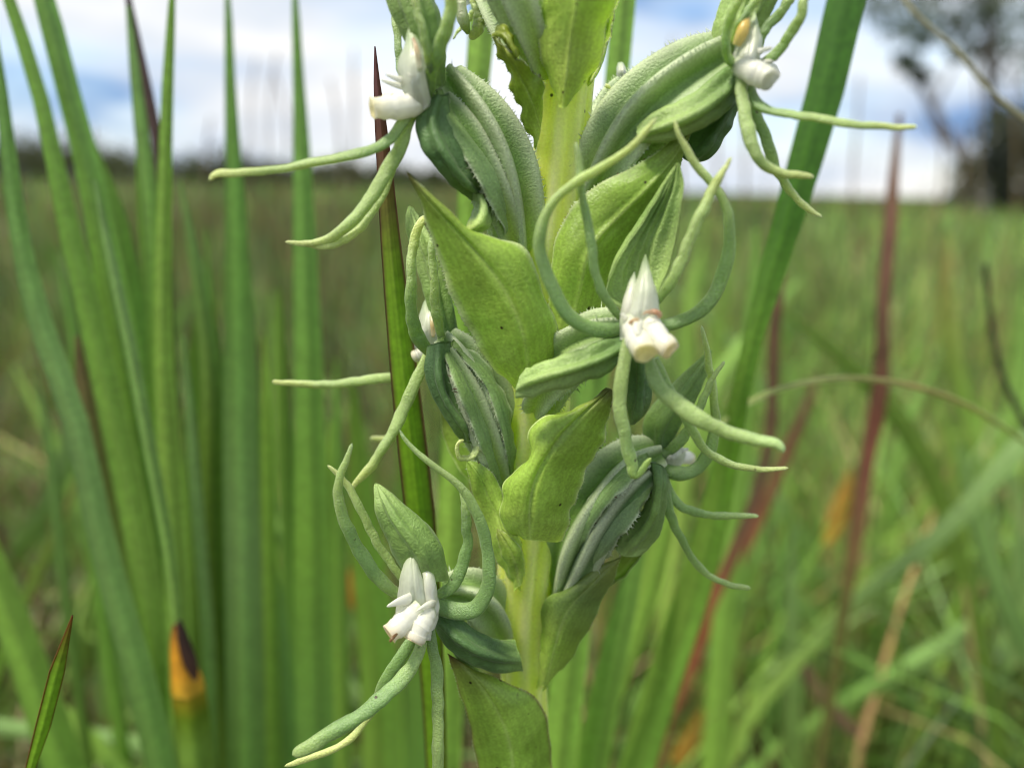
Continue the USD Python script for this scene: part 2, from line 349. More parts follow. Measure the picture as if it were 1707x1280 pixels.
# ------------------------------------------------------------------ ground and far country
g = MB()
xs = np.concatenate([-np.geomspace(900, 0.4, 60), np.geomspace(0.4, 900, 60)])
ys = np.concatenate([-np.geomspace(300, 0.3, 30), np.geomspace(0.3, 1500, 80)])
X, Y = np.meshgrid(xs, ys, indexing='ij')
R_ = np.hypot(X, Y)
Zg = (meshkit.fbm(np.stack([X * 0.8, Y * 0.8, X * 0], -1), 3, 3) - 0.5) * 0.08 * np.clip(R_ / 1.0, 0, 1)
Zg += (meshkit.fbm(np.stack([X * 0.05, Y * 0.05, X * 0], -1), 2, 9) - 0.5) * 0.25 * np.clip((R_ - 4) / 20, 0, 1)
g.add(np.stack([X, Y, Zg - 0.02], -1).reshape(-1, 3), grid_faces(len(xs), len(ys))[:, ::-1], (0.1, 0.1, 0.04))
tag(build(g, 'ground', M_SOIL), kind='structure')

GREENS = [lin(106, 142, 62), lin(98, 132, 66), lin(126, 156, 70), lin(92, 124, 74), lin(132, 146, 76), lin(156, 142, 94), lin(134, 106, 74), lin(124, 84, 66), lin(98, 116, 54)]
GW = np.array([0.24, 0.2, 0.16, 0.12, 0.08, 0.06, 0.05, 0.02, 0.07])

def scatter_grass(mb, count, r0, r1, az0, az1, h0, h1, w0, w1, seed, power=1.0, lean=0.5, scale=0.95, weights=GW, segs=4):
    rng = np.random.default_rng(seed)
    r = r0 * (r1 / r0) ** (rng.random(count) ** power); az = rng.uniform(az0, az1, count)
    nc = max(count // 22, 1); cid = rng.integers(nc, size=count)      # the blades stand in tufts
    loose = rng.random(count) < 0.25
    r = np.where(loose, r, r[cid] * (1 + 0.035 * rng.normal(size=count))); az = np.where(loose, az, az[cid] + 0.035 * rng.normal(size=count))
    ctone = (0.35 + 1.35 * rng.random(nc) ** 1.2)[cid]; ckind = rng.choice(len(GREENS), nc, p=weights / weights.sum())[cid]
    x, y = r * np.sin(az), r * np.cos(az)
    keep = ~((y < 0.34) & (y > -0.25) & (np.abs(x) < 0.26))
    x, y, r = x[keep], y[keep], r[keep]; k = len(x)
    h = rng.uniform(h0, h1, k); w = rng.uniform(w0, w1, k) * np.clip(r / 2.5, 1, 12)
    la, lm = rng.uniform(0, 2 * np.pi, k), np.abs(rng.normal(0, lean, k)) * h
    fa = rng.uniform(0, 2 * np.pi, k)
    kind = np.where(rng.random(k) < 0.75, ckind[keep], rng.choice(len(GREENS), k, p=weights / weights.sum()))
    col = np.array(GREENS)[kind] * scale * rng.uniform(0.5, 1.45, (k, 1)) * ctone[keep][:, None]
    s = np.linspace(0, 1, segs + 1)
    px = x[:, None] + np.cos(la)[:, None] * lm[:, None] * s ** 2; py = y[:, None] + np.sin(la)[:, None] * lm[:, None] * s ** 2
    pz = h[:, None] * (s - 0.22 * (lm / h)[:, None] * s ** 2) - 0.03
    ww = w[:, None] / 2 * np.maximum(1 - s ** 2.2, 0.03) * (0.6 + 0.8 * np.minimum(s * 3, 1)) / 1.3
    dx, dy = np.cos(fa)[:, None] * ww, np.sin(fa)[:, None] * ww
    V = np.stack([np.stack([px - dx, py - dy, pz], -1), np.stack([px + dx, py + dy, pz], -1)], 2)  # k, segs+1, 2, 3
    nb = (segs + 1) * 2
    f = []
    for i in range(segs): f += [[2 * i, 2 * i + 1, 2 * i + 3, 2 * i + 2]]
    F = (np.array(f)[None] + (np.arange(k) * nb)[:, None, None]).reshape(-1, 4)
    mb.add(V.reshape(-1, 3), F, np.repeat(col, nb, 0))

gm = MB()
FRESH = np.array([0.3, 0.15, 0.3, 0.1, 0.1, 0.03, 0.0, 0.01, 0.01])
BROWN = np.array([0.05, 0.05, 0.02, 0.05, 0.08, 0.25, 0.25, 0.13, 0.12])
scatter_grass(gm, 1500, 2.2, 30, -0.95, 0.12, 0.2, 0.42, 0.004, 0.009, 41, lean=0.4, weights=BROWN * 0.7 + GW * 0.3, scale=0.6)
scatter_grass(gm, 2600, 5, 60, -0.95, 0.0, 0.25, 0.46, 0.005, 0.009, 46, lean=0.4, weights=BROWN, scale=0.55)
scatter_grass(gm, 420, 0.5, 1.3, -0.2, 0.95, 0.28, 0.46, 0.0022, 0.0042, 47, lean=0.75, scale=1.3, weights=np.array([.2, .1, .25, .1, .1, .2, .05, .0, .0]))
scatter_grass(gm, 260, 0.5, 1.4, -0.95, -0.2, 0.2, 0.42, 0.0022, 0.004, 48, lean=0.8, scale=1.1, weights=np.array([.15, .1, .2, .1, .1, .25, .1, .0, .0]))
scatter_grass(gm, 240, 0.8, 3.0, 0.1, 0.95, 0.45, 0.62, 0.003, 0.005, 49, lean=0.2, scale=0.9, weights=np.array([.1, .1, .15, .05, .1, .3, .2, .0, .0]))
scatter_grass(gm, 900, 2.5, 22, -0.95, 0.95, 0.36, 0.62, 0.004, 0.007, 44, lean=0.25, scale=0.8, weights=GW * 0.6 + BROWN * 0.4)
scatter_grass(gm, 700, 0.7, 2.6, -0.95, 0.95, 0.25, 0.47, 0.0025, 0.005, 45, lean=0.3, scale=0.9, weights=GW * 0.4 + BROWN * 0.6)
scatter_grass(gm, 2600, 14, 70, -0.95, 0.95, 0.2, 0.46, 0.006, 0.010, 42, lean=0.4, weights=BROWN, scale=0.7, segs=3)
scatter_grass(gm, 500, 0.6, 2.2, -0.95, 0.95, 0.1, 0.36, 0.003, 0.006, 43, lean=0.5, weights=BROWN, scale=0.6)
scatter_grass(gm, 2300, 0.42, 2.2, -0.1, 1.0, 0.05, 0.28, 0.0025, 0.007, 21, lean=0.6, weights=GW * 0.7 + BROWN * 0.3, scale=0.7)
scatter_grass(gm, 2300, 0.42, 2.2, -1.0, -0.1, 0.05, 0.26, 0.003, 0.008, 26, lean=0.7, weights=GW * 0.6 + BROWN * 0.4, scale=0.65)
scatter_grass(gm, 520, 0.36, 0.85, 0.08, 0.95, 0.16, 0.45, 0.0018, 0.0046, 50, lean=0.55, scale=1.2, weights=np.array([.2, .14, .2, .12, .08, .12, .08, .06, .04]))
scatter_grass(gm, 330, 0.36, 0.85, -0.95, 0.08, 0.14, 0.42, 0.0018, 0.0042, 51, lean=0.55, scale=1.0, weights=np.array([.16, .14, .14, .1, .08, .16, .12, .06, .04]))
scatter_grass(gm, 420, 0.8, 2.2, 0.05, 0.95, 0.25, 0.47, 0.003, 0.006, 52, lean=0.5, scale=1.25, weights=np.array([.2, .1, .25, .1, .1, .15, .06, .04, .0]))
scatter_grass(gm, 1900, 0.5, 2.6, 0.0, 1.0, 0.18, 0.42, 0.003, 0.010, 22, lean=0.35, scale=1.15, weights=FRESH)
scatter_grass(gm, 900, 0.55, 2.6, -1.0, 0.0, 0.15, 0.34, 0.003, 0.007, 23, lean=0.4)
scatter_grass(gm, 5600, 1.6, 14, 0.05, 0.95, 0.18, 0.44, 0.004, 0.009, 24, lean=0.4, scale=1.15, weights=FRESH)
scatter_grass(gm, 5000, 2.0, 14, -0.95, 0.05, 0.18, 0.44, 0.004, 0.008, 27, lean=0.4, scale=0.85)
scatter_grass(gm, 14000, 12, 90, -0.9, 0.9, 0.2, 0.46, 0.006, 0.010, 25, lean=0.4, segs=3)
tag(build(gm, 'meadow_grass', M_MEADOW, smooth=False), 'dense green meadow grass filling the ground out to the horizon', 'grass', kind='stuff')
lm_ = MB()
scatter_grass(lm_, 2600, 0.36, 3.0, -1.0, 1.0, 0.02, 0.10, 0.003, 0.007, 31, lean=2.2, scale=0.8, weights=np.array([0, 0, 0, 0, .1, .4, .3, .2, 0]))
scatter_grass(lm_, 300, 0.38, 1.3, -1.0, 1.0, 0.02, 0.06, 0.005, 0.009, 32, lean=4.0, scale=1.3, weights=np.array([0, 0, 0, 0, 0, .5, .4, .1, 0]))
tag(build(lm_, 'grass_litter', M_DRY, smooth=False), 'dry brown grass litter lying on the soil', 'litter', kind='stuff')

def clump(mb, centre, rad, count, size, col, rng, squash=1.0):
    d = rng.normal(size=(count, 3)); d /= np.linalg.norm(d, axis=1, keepdims=True)
    p = centre + d * (rad * rng.random(count) ** 0.45)[:, None] * np.array([1, 1, squash])
    a = rng.normal(size=(count, 3)); a /= np.linalg.norm(a, axis=1, keepdims=True)
    b = np.cross(a, rng.normal(size=(count, 3))); b /= np.linalg.norm(b, axis=1, keepdims=True)
    s = size * rng.uniform(0.6, 1.3, (count, 1))
    V = np.stack([p - a * s, p - b * s * 0.4, p + a * s, p + b * s * 0.4], 1)
    mb.add(V.reshape(-1, 3), np.arange(count * 4).reshape(-1, 4), np.repeat(np.array(col) * rng.uniform(0.7, 1.3, (count, 1)), 4, 0))

# distant scrub along the left and middle of the horizon
rng = np.random.default_rng(4)
sc = MB()
for k in range(150):
    px = rng.uniform(-500, 1050); dist = rng.uniform(60, 95)
    base = P(px, 330, dist); base[2] = 0
    tall = (3.6 if px < 150 else 2.6 if px < 420 else 1.9) * rng.uniform(0.6, 1.25) * (1.0 if px < 900 else 0.6)
    for j in range(4):
        clump(sc, base + np.array([rng.normal(0, 1.3), rng.normal(0, 1), tall * rng.uniform(0.2, 0.85)]), tall * 0.55, 50, 0.34, lin(88, 96, 62) * 0.5, rng, 0.8)
tag(build(sc, 'distant_scrub', M_LEAF, smooth=False), 'far dark band of scrub and low trees on the left horizon', 'scrub', kind='stuff')

# ------------------------------------------------------------------ trees on the right
def limb(mb, pts, radii, sides=8, col=lin(140, 132, 126) * 0.65):
    q = spline([[*a, r] for a, r in zip(pts, radii)], 14); t, a, b = frames(q[:, :3])
    th = np.arange(sides) * 2 * np.pi / sides
    v = q[:, None, :3] + q[:, 3][:, None, None] * (np.cos(th)[None, :, None] * a[:, None] + np.sin(th)[None, :, None] * b[:, None])
    mb.add(v.reshape(-1, 3), grid_faces(14, sides, True), col)

def tree(name, trunk, limbs, clumps, label, leafcol, dd, seed):
    rng = np.random.default_rng(seed)
    t = tag(xform(name), label, 'tree')
    m = MB(); pts = [P(x, y, dd + o) for x, y, o, r in trunk]; pts[0][2] = -0.2
    limb(m, pts, [r for *_, r in trunk]); build(m, 'trunk', M_BARK, t.GetPath())
    for lb in limbs:
        m = MB(); limb(m, [P(x, y, dd + o) for x, y, o, r in lb], [r for *_, r in lb]); build(m, 'limb', M_BARK, t.GetPath())
    m = MB()
    for x, y, o, r, cnt in clumps:
        clump(m, P(x, y, dd + o), r, cnt, 0.15, leafcol, rng, 0.7)
    build(m, 'crown', M_LEAF, t.GetPath(), smooth=False)

rng = np.random.default_rng(12)
cl = [(x, y, rng.uniform(-2, 2), rng.uniform(0.6, 1.1), 110) for x, y in
      [(1450, -30), (1465, 20), (1480, -40), (1500, 50), (1510, 5), (1540, 30), (1570, -20), (1600, 25), (1625, 50), (1645, 10), (1680, 40), (1705, 75), (1720, 20), (1690, -30), (1640, -60), (1580, -90), (1660, 85), (1500, -100), (1740, 110), (1760, 30), (1560, 55), (1610, -30)]]
cl += [(1600 + 190 * math.cos(a) * rng.uniform(0.2, 1), -190 - 130 * rng.uniform(-1, 1), rng.uniform(-2.5, 2.5), 1.0, 90) for a in np.linspace(0, 2 * np.pi, 26)]
tree('savanna_tree', [(1662, 345, 0, 0.24), (1660, 250, 0, 0.21), (1650, 120, 0, 0.18), (1648, 0, 0, 0.2), (1635, -160, 0, 0.12), (1625, -300, 0, 0.04)],
     [[(1650, 110, 0, 0.12), (1600, 50, 0.5, 0.09), (1540, 15, 1, 0.05), (1480, -30, 1, 0.03)], [(1649, 40, 0, 0.11), (1690, -10, -0.6, 0.07), (1740, -40, -1, 0.04)], [(1640, -80, 0, 0.1), (1580, -140, 0.3, 0.06), (1520, -190, 0.4, 0.03)],
      [(1652, 140, 0, 0.1), (1690, 90, -0.5, 0.06), (1730, 80, -0.8, 0.03)]],
     cl, 'tall open tree with a straight dark trunk and ragged crown at the far right', lin(104, 118, 98) * 0.7, 26, 3)
tree('savanna_tree', [(1640, 345, 0, 0.22), (1612, 280, 0, 0.17), (1575, 215, 0, 0.13), (1540, 150, 0, 0.1), (1522, 110, 0, 0.05)],
     [[(1590, 240, 0, 0.09), (1560, 225, 0.4, 0.05), (1535, 190, 0.6, 0.03)], [(1555, 180, 0, 0.08), (1580, 130, -0.3, 0.05), (1600, 95, -0.4, 0.03)]],
     [(1520, 112, 0, 0.4, 90), (1535, 128, 0.3, 0.35, 70), (1506, 95, 0.2, 0.3, 50), (1598, 92, -0.3, 0.35, 60), (1536, 70, 0, 0.3, 40)],
     'thin tree leaning left with sparse leaf clumps, left of the tall trunk', lin(70, 90, 62) * 0.5, 22, 5)
rng = np.random.default_rng(30)
bt = tag(xform('shrub'), 'dark rounded shrub at the right edge under the tall tree', 'shrub')
m = MB()
for k in range(30):
    clump(m, P(rng.uniform(1650, 1790), rng.uniform(195, 330), 19 + rng.uniform(-1, 1)), 0.55, 130, 0.11, lin(84, 92, 80) * 0.6, rng)
for k in range(8):
    clump(m, P(rng.uniform(1595, 1680), rng.uniform(280, 335), 19 + rng.uniform(-1, 1)), 0.35, 90, 0.11, lin(84, 94, 78) * 0.6, rng)
build(m, 'crown', M_LEAF, bt.GetPath(), smooth=False)
m = MB(); b0 = P(1720, 345, 19); b0[2] = -0.1; limb(m, [b0, P(1718, 300, 19), P(1725, 240, 19)], [0.14, 0.1, 0.05]); build(m, 'trunk', M_BARK, bt.GetPath())

# ------------------------------------------------------------------ near grass, blade by blade
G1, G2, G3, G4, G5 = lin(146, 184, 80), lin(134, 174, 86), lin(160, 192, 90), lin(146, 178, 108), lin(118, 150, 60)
MAROON, TAN, STRAW, ORANGE = lin(104, 78, 54) * .7, lin(168, 140, 104) * .75, lin(176, 172, 112) * .8, lin(190, 138, 44) * .75
T_LEFT = str(tag(xform('grass_tuft'), 'tall clump of broad soft green blades filling the left third', 'grass tuft').GetPath())
T_STEM = str(tag(xform('grass_tuft'), 'tuft of green blades close behind the orchid stem', 'grass tuft').GetPath())
T_RIGHT = str(tag(xform('grass_tuft'), 'tuft right of the orchid with the largest blade leaning up through the sky', 'grass tuft').GetPath())
def gb(label, ctrl, col, mat=None, name='grass_shoot', cat='grass', tuft=None, **kw):
    if tuft == T_LEFT: ctrl = [(x, y, d, w * .66) for x, y, d, w in ctrl]
    if tuft: return tag(build(blade(ctrl, col, **kw), 'blade', mat or M_GRASS, tuft), label)
    return tag(build(blade(ctrl, col, **kw), name, mat or M_GRASS), label, cat)

gb(tuft=T_LEFT, label='blue-green blade cut by the left edge, leftmost of the tall left blades', ctrl=[(-12, 40, .055, 14), (5, 170, .055, 28), (30, 380, .055, 46), (75, 560, .055, 56), (125, 700, .055, 58), (165, 880, .055, 62), (225, 1100, .055, 70), (275, 1300, .055, 70)], col=[G2, G4, G2], seed=1)
gb(tuft=T_LEFT, label='dead pale blade with a tan top leaning on a blue-green one at left', ctrl=[(128, 560, .075, 10), (142, 660, .075, 40), (170, 790, .075, 48), (205, 940, .075, 48), (245, 1100, .075, 44), (280, 1290, .075, 44)], col=[TAN, lin(150, 160, 84) * .8, G3, G1], seed=2)
gb(tuft=T_LEFT, label='long arching green blade entering at the top left corner', ctrl=[(2, -40, .06, 26), (15, 0, .06, 30), (55, 120, .06, 36), (85, 240, .06, 40), (108, 350, .06, 48), (145, 500, .06, 58), (190, 700, .06, 66), (232, 900, .06, 66), (262, 1100, .06, 60), (280, 1300, .06, 55)], col=[G1, G1, G3, G1], seed=3)
gb(tuft=T_LEFT, label='broad folded green blade, second from the top left corner', ctrl=[(58, -60, .065, 44), (75, 0, .065, 52), (108, 130, .065, 54), (140, 250, .065, 58), (172, 400, .065, 66), (200, 560, .065, 80), (232, 750, .065, 84), (268, 950, .065, 76), (300, 1280, .065, 70)], col=[G2, G1, G2], fold=.5, seed=4)
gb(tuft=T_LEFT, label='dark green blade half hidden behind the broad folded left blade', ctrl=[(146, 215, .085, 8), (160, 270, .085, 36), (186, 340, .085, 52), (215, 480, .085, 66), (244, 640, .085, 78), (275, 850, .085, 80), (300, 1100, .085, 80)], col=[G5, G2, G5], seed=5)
gb(tuft=T_LEFT, label='narrow pale green blade beside the brown leaf tip at left', ctrl=[(213, 10, .07, 10), (225, 120, .07, 26), (240, 250, .07, 36), (255, 400, .07, 42), (262, 640, .07, 50), (285, 1000, .07, 56)], col=[G4, G1, G2], seed=6)
gb(tuft=T_LEFT, label='dark brown dead leaf tip leaning in front of the sky at left', ctrl=[(203, -60, .078, 8), (213, -5, .078, 18), (230, 80, .078, 22), (250, 170, .078, 26), (266, 260, .078, 30), (276, 360, .078, 30), (285, 600, .078, 30)], col=[lin(104, 80, 78) * .7, lin(112, 84, 78) * .7, G5], mat=M_DRY, seed=7)
gb(tuft=T_LEFT, label='bright straight green blade in the middle of the left clump', ctrl=[(290, -70, .058, 8), (287, 0, .058, 16), (281, 110, .058, 26), (276, 250, .058, 32), (272, 400, .058, 40), (272, 600, .058, 46), (284, 800, .058, 58), (296, 1000, .058, 60), (306, 1290, .058, 60)], col=[G1, G3, G3, G1], fold=.35, seed=8)
gb(tuft=T_LEFT, label='short dark blade whose tip ends below the horizon at left', ctrl=[(300, 300, .09, 4), (318, 400, .09, 26), (338, 520, .09, 42), (352, 640, .09, 60), (352, 850, .09, 84), (368, 1100, .09, 90)], col=[G4, G5, G5], fold=.5, seed=9)
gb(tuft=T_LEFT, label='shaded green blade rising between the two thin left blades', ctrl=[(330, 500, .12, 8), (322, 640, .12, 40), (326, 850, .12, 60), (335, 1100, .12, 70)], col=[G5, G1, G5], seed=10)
gb('thin upright blade left of the tip of the upper left lip thread', [(377, -60, .085, 4), (380, 0, .085, 10), (384, 150, .085, 18), (389, 260, .085, 26), (395, 400, .085, 38), (398, 550, .085, 46), (400, 700, .085, 54), (405, 900, .085, 58), (412, 1280, .085, 62)], [G2, G2, G4, G2], seed=11)
gb('thin upright blade crossed by the upper left lip thread', [(489, -60, .088, 5), (492, 0, .088, 11), (497, 120, .088, 18), (503, 250, .088, 28), (508, 400, .088, 38), (515, 650, .088, 48), (520, 900, .088, 60), (527, 1280, .088, 62)], [G2, G2, G1, G2], seed=12)
for lab, ctrl, col in [
    ('pale highlighted narrow blade right of the broad folded blade', [(158, 300, .05, 8), (184, 430, .05, 24), (216, 570, .05, 30), (252, 760, .05, 32), (286, 950, .05, 30), (310, 1290, .05, 28)], [G4, lin(150, 186, 100) * .95, G3]),
    ('slender mid green blade between folded and straight blades', [(228, 260, .08, 6), (238, 380, .08, 22), (252, 520, .08, 30), (274, 750, .08, 36), (300, 980, .08, 36)], [G1, G2, G5]),
    ('slender bluish blade right of the straight bright blade', [(306, 560, .07, 8), (318, 700, .07, 26), (330, 860, .07, 32), (346, 1050, .07, 32), (354, 1290, .07, 30)], [G4, G4, G2]),
    ('narrow bluish blade just right of the first thin upright blade', [(410, 380, .10, 6), (416, 520, .10, 24), (424, 760, .10, 34), (432, 1050, .10, 36)], [G4, G2]),
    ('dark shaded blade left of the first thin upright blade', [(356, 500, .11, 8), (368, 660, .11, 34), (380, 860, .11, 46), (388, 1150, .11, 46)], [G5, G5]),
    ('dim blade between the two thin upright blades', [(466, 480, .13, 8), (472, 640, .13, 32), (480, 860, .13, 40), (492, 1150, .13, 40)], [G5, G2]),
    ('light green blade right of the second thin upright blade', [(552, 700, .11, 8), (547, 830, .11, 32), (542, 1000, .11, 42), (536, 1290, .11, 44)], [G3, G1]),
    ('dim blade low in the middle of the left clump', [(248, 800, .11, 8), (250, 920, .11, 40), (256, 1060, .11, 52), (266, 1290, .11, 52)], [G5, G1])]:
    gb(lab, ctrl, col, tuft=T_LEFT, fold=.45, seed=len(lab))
rr = np.random.default_rng(5)
for k, (x0, x1, y0) in enumerate([(92, 210, 420), (190, 262, 330), (250, 318, 470), (342, 372, 380), (440, 456, 560), (60, 150, 620), (560, 572, 600)]):
    dd = rr.uniform(.09, .16); wd = rr.uniform(24, 40)
    gb(None, [(x0, y0, dd, 5), (x0 * .75 + x1 * .25, y0 + 130, dd, wd * .7), ((x0 + x1) / 2, (y0 + 1290) / 2, dd, wd), (x1, 1290, dd, wd)], [(G2, G3, G4)[k % 3], (G1, G5, G3, G2)[k % 4]], tuft=T_LEFT, fold=.4, seed=k + 60)
gb('low bluish blade leaning right near the bottom of the left clump', [(428, 850, .10, 10), (445, 960, .10, 40), (462, 1100, .10, 46), (482, 1290, .10, 46)], [G4, G2], seed=13)
gb('wide soft green blade low between left clump and bottom flower', [(588, 640, .13, 10), (600, 800, .13, 40), (615, 950, .13, 56), (632, 1100, .13, 66), (640, 1290, .13, 70)], [G5, G1, G3], seed=14)
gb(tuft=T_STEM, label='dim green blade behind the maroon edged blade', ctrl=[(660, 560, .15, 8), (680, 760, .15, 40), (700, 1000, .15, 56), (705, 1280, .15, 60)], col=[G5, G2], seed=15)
gb('short blade in sharp focus with a brown tip, bottom left corner', [(121, 1026, -.012, 1.5), (114, 1052, -.012, 9), (103, 1090, -.012, 19), (88, 1150, -.012, 25), (68, 1225, -.012, 22), (45, 1300, -.012, 14)], [lin(118, 160, 44), lin(140, 182, 52)], tipcol=lin(110, 60, 30), edgecol=lin(120, 78, 36), fold=.6, seed=16)
gb('bright blade leaning in from the left edge near the bottom', [(-30, 900, .07, 40), (0, 985, .07, 50), (40, 1085, .07, 52), (80, 1200, .07, 58), (115, 1300, .07, 60)], [G3, G1], seed=17)
gb('thin yellow green blade crossing diagonally at lower left', [(140, 770, .16, 4), (118, 830, .16, 11), (85, 905, .16, 14), (50, 980, .16, 14), (15, 1060, .16, 14)], [STRAW, G3], seed=18)
gb('pale bluish blade lying almost flat at the bottom left corner', [(-60, 1205, .18, 24), (60, 1218, .18, 28), (180, 1232, .18, 30), (320, 1262, .18, 24), (400, 1290, .18, 18)], [G4, G4], seed=19)
gb('green blade slanting to the right at the bottom left', [(60, 1150, .14, 10), (105, 1190, .14, 26), (160, 1245, .14, 30), (220, 1310, .14, 30)], [G3, G1], seed=20)
gb('maroon edged green blade in focus passing behind the upper left flower', [(625, 78, .003, 1), (627, 120, .003, 8), (633, 190, .003, 18), (641, 280, .003, 26), (651, 400, .003, 33), (665, 540, .003, 42), (682, 700, .003, 48), (700, 860, .004, 50), (712, 1000, .006, 46), (722, 1150, .008, 40), (728, 1300, .01, 34)],
   [lin(112, 72, 74), lin(116, 74, 70), lin(118, 82, 60), lin(118, 112, 48), lin(124, 150, 46)] + [lin(124, 164, 42)] * 14, edgecol=lin(100, 62, 50), fold=.35, n=110, m=21, seed=21)
gb(tuft=T_STEM, label='broad green blade rising behind the stem into the sky, left of stem', ctrl=[(815, -70, .05, 44), (808, 0, .05, 46), (799, 90, .05, 42), (790, 220, .05, 40), (780, 420, .05, 44), (768, 650, .05, 50), (752, 900, .05, 52), (742, 1290, .05, 52)], col=[G3, G1, G3, G1], seed=22)
gb(tuft=T_STEM, label='broad green blade rising behind the stem into the sky, right of stem', ctrl=[(1046, -70, .055, 40), (1040, 0, .055, 40), (1032, 90, .055, 40), (1022, 200, .055, 40), (1005, 420, .055, 42), (985, 700, .055, 50), (960, 1000, .055, 56), (930, 1290, .055, 60)], col=[G1, G2, G1], seed=23)
gb(tuft=T_RIGHT, label='largest blade right of the stem, leaning right up through the sky', ctrl=[(1432, -90, .045, 62), (1410, 0, .045, 62), (1376, 150, .045, 60), (1336, 290, .045, 54), (1295, 430, .045, 44), (1262, 540, .045, 34), (1238, 640, .045, 30), (1212, 760, .055, 38), (1186, 880, .062, 50), (1152, 1000, .07, 56), (1105, 1140, .075, 58), (1060, 1290, .075, 58)], col=[lin(88, 140, 48) * .8, lin(88, 140, 44) * .8, G1, G3, G1], fold=.4, seed=24)
gb(tuft=T_RIGHT, label='yellow green blade slanting left below the lower right flower', ctrl=[(1128, 780, .07, 8), (1108, 870, .07, 32), (1075, 1000, .07, 40), (1020, 1150, .07, 40), (960, 1290, .07, 40)], col=[G3, G3, G1], seed=25)
gb(tuft=T_RIGHT, label='dim green blade upright under the lower right flower', ctrl=[(1068, 900, .06, 20), (1040, 1020, .06, 40), (1010, 1150, .06, 50), (985, 1290, .06, 54)], col=[G2, G1], seed=26)
gb('soft green blade left of the red stalk, right of the largest blade', [(1262, 380, .22, 6), (1256, 520, .22, 26), (1240, 700, .22, 36), (1215, 950, .22, 40), (1190, 1290, .22, 44)], [G2, G1], seed=27)
gb('pale straw thread arching over the meadow at right', [(1190, 720, .05, 6), (1215, 694, .05, 7), (1262, 663, .05, 8), (1340, 638, .05, 8), (1450, 632, .06, 8), (1560, 655, .07, 9), (1640, 692, .08, 8), (1720, 745, .09, 7)], [lin(176, 192, 126), lin(182, 172, 116), lin(170, 188, 116)], M_GRASS, to_ground=False, thick=.0006, seed=28, name='grass_stalk', cat='grass stalk')
gb('pale straw stalk slanting down across the sky at upper right', [(1490, -30, .10, 8), (1525, 22, .10, 7), (1590, 80, .10, 8), (1650, 150, .10, 8), (1720, 205, .10, 8), (1800, 270, .10, 12)], [lin(200, 196, 160) * .8], M_DRY, to_ground=False, thick=.001, seed=29, name='grass_stalk', cat='grass stalk')
gb('thick red stalk right of centre standing in the meadow', [(1500, 190, .20, 8), (1490, 290, .20, 16), (1482, 400, .20, 24), (1472, 520, .20, 20), (1468, 640, .20, 28), (1447, 760, .20, 24), (1425, 900, .20, 24), (1408, 1010, .20, 20)], [lin(132, 110, 90) * .8, lin(134, 98, 78) * .8, lin(130, 92, 72) * .8, MAROON, lin(114, 66, 46) * .75, lin(124, 78, 58) * .8, lin(128, 100, 60) * .8, lin(110, 110, 50) * .8], M_DRY, thick=.003, seed=30, name='grass_stalk', cat='grass stalk')
gb('reddish stalk just right of the largest blade, bending left at its foot', [(1312, 330, .17, 8), (1302, 440, .17, 16), (1292, 540, .17, 19), (1288, 660, .17, 19), (1282, 740, .17, 18), (1255, 840, .17, 17), (1215, 940, .17, 20), (1150, 1080, .17, 18)], [lin(128, 84, 66) * .75, MAROON, MAROON, lin(160, 92, 50) * .75], M_DRY, thick=.003, seed=31, name='grass_stalk', cat='grass stalk')
gb('thin reddish stalk slanting between the two red stalks', [(1365, 620, .25, 6), (1335, 700, .25, 16), (1300, 780, .25, 18), (1262, 870, .25, 18), (1200, 1000, .25, 16)], [MAROON, lin(150, 90, 56) * .75], M_DRY, thick=.002, seed=32, name='grass_stalk', cat='grass stalk')
gb('dark wiry stalk near the right edge in the grass', [(1643, 440, .16, 8), (1652, 540, .16, 8), (1672, 630, .16, 9), (1712, 710, .16, 9), (1770, 800, .16, 9)], [lin(70, 66, 48) * .7], M_DRY, thick=.002, seed=33, name='grass_stalk', cat='grass stalk')
gb('pale wide blade leaning from the right edge down to the left', [(1760, 690, .22, 20), (1700, 745, .22, 32), (1625, 830, .22, 30), (1550, 905, .22, 28), (1440, 990, .22, 24), (1340, 1090, .22, 22), (1260, 1180, .22, 24), (1200, 1290, .22, 26)], [G4, lin(124, 156, 84) * .8, G3], seed=34)
gb('bluish blade leaning down to the right edge', [(1600, 740, .25, 10), (1620, 830, .25, 30), (1655, 950, .25, 34), (1700, 1060, .25, 34), (1760, 1180, .25, 34)], [G4, G4], seed=35)
gb('bluish blade lying slanted low at right of centre', [(1640, 1010, .30, 8), (1580, 1070, .30, 26), (1510, 1110, .30, 30), (1440, 1150, .30, 26)], [G4, G2], seed=36)
gb('dry pinkish leaf lying slanted at lower right of the orchid', [(1318, 1076, .25, 8), (1345, 1125, .25, 24), (1385, 1180, .25, 24), (1430, 1225, .25, 14)], [TAN, lin(150, 116, 90) * .75], M_DRY, to_ground=False, seed=37, name='dry_leaf', cat='dry leaf')
gb('long dry tan leaf lying near the bottom right corner', [(1430, 1165, .40, 8), (1500, 1195, .40, 22), (1570, 1215, .40, 24), (1640, 1250, .40, 12)], [TAN, TAN], M_DRY, to_ground=False, seed=38, name='dry_leaf', cat='dry leaf')
gb('orange withered leaf hanging between the red stalks at right', [(1418, 780, .36, 4), (1405, 830, .36, 24), (1390, 875, .36, 28), (1376, 905, .36, 12)], [lin(160, 120, 44) * .8, ORANGE], M_DRY, to_ground=False, seed=39, name='dry_leaf', cat='dry leaf')
gb('orange withered leaf left of the bottom left flower', [(545, 925, .2, 6), (565, 955, .2, 34), (588, 990, .2, 36), (606, 1025, .2, 8)], [ORANGE, lin(190, 124, 40) * .8], M_DRY, to_ground=False, seed=40, name='dry_leaf', cat='dry leaf')
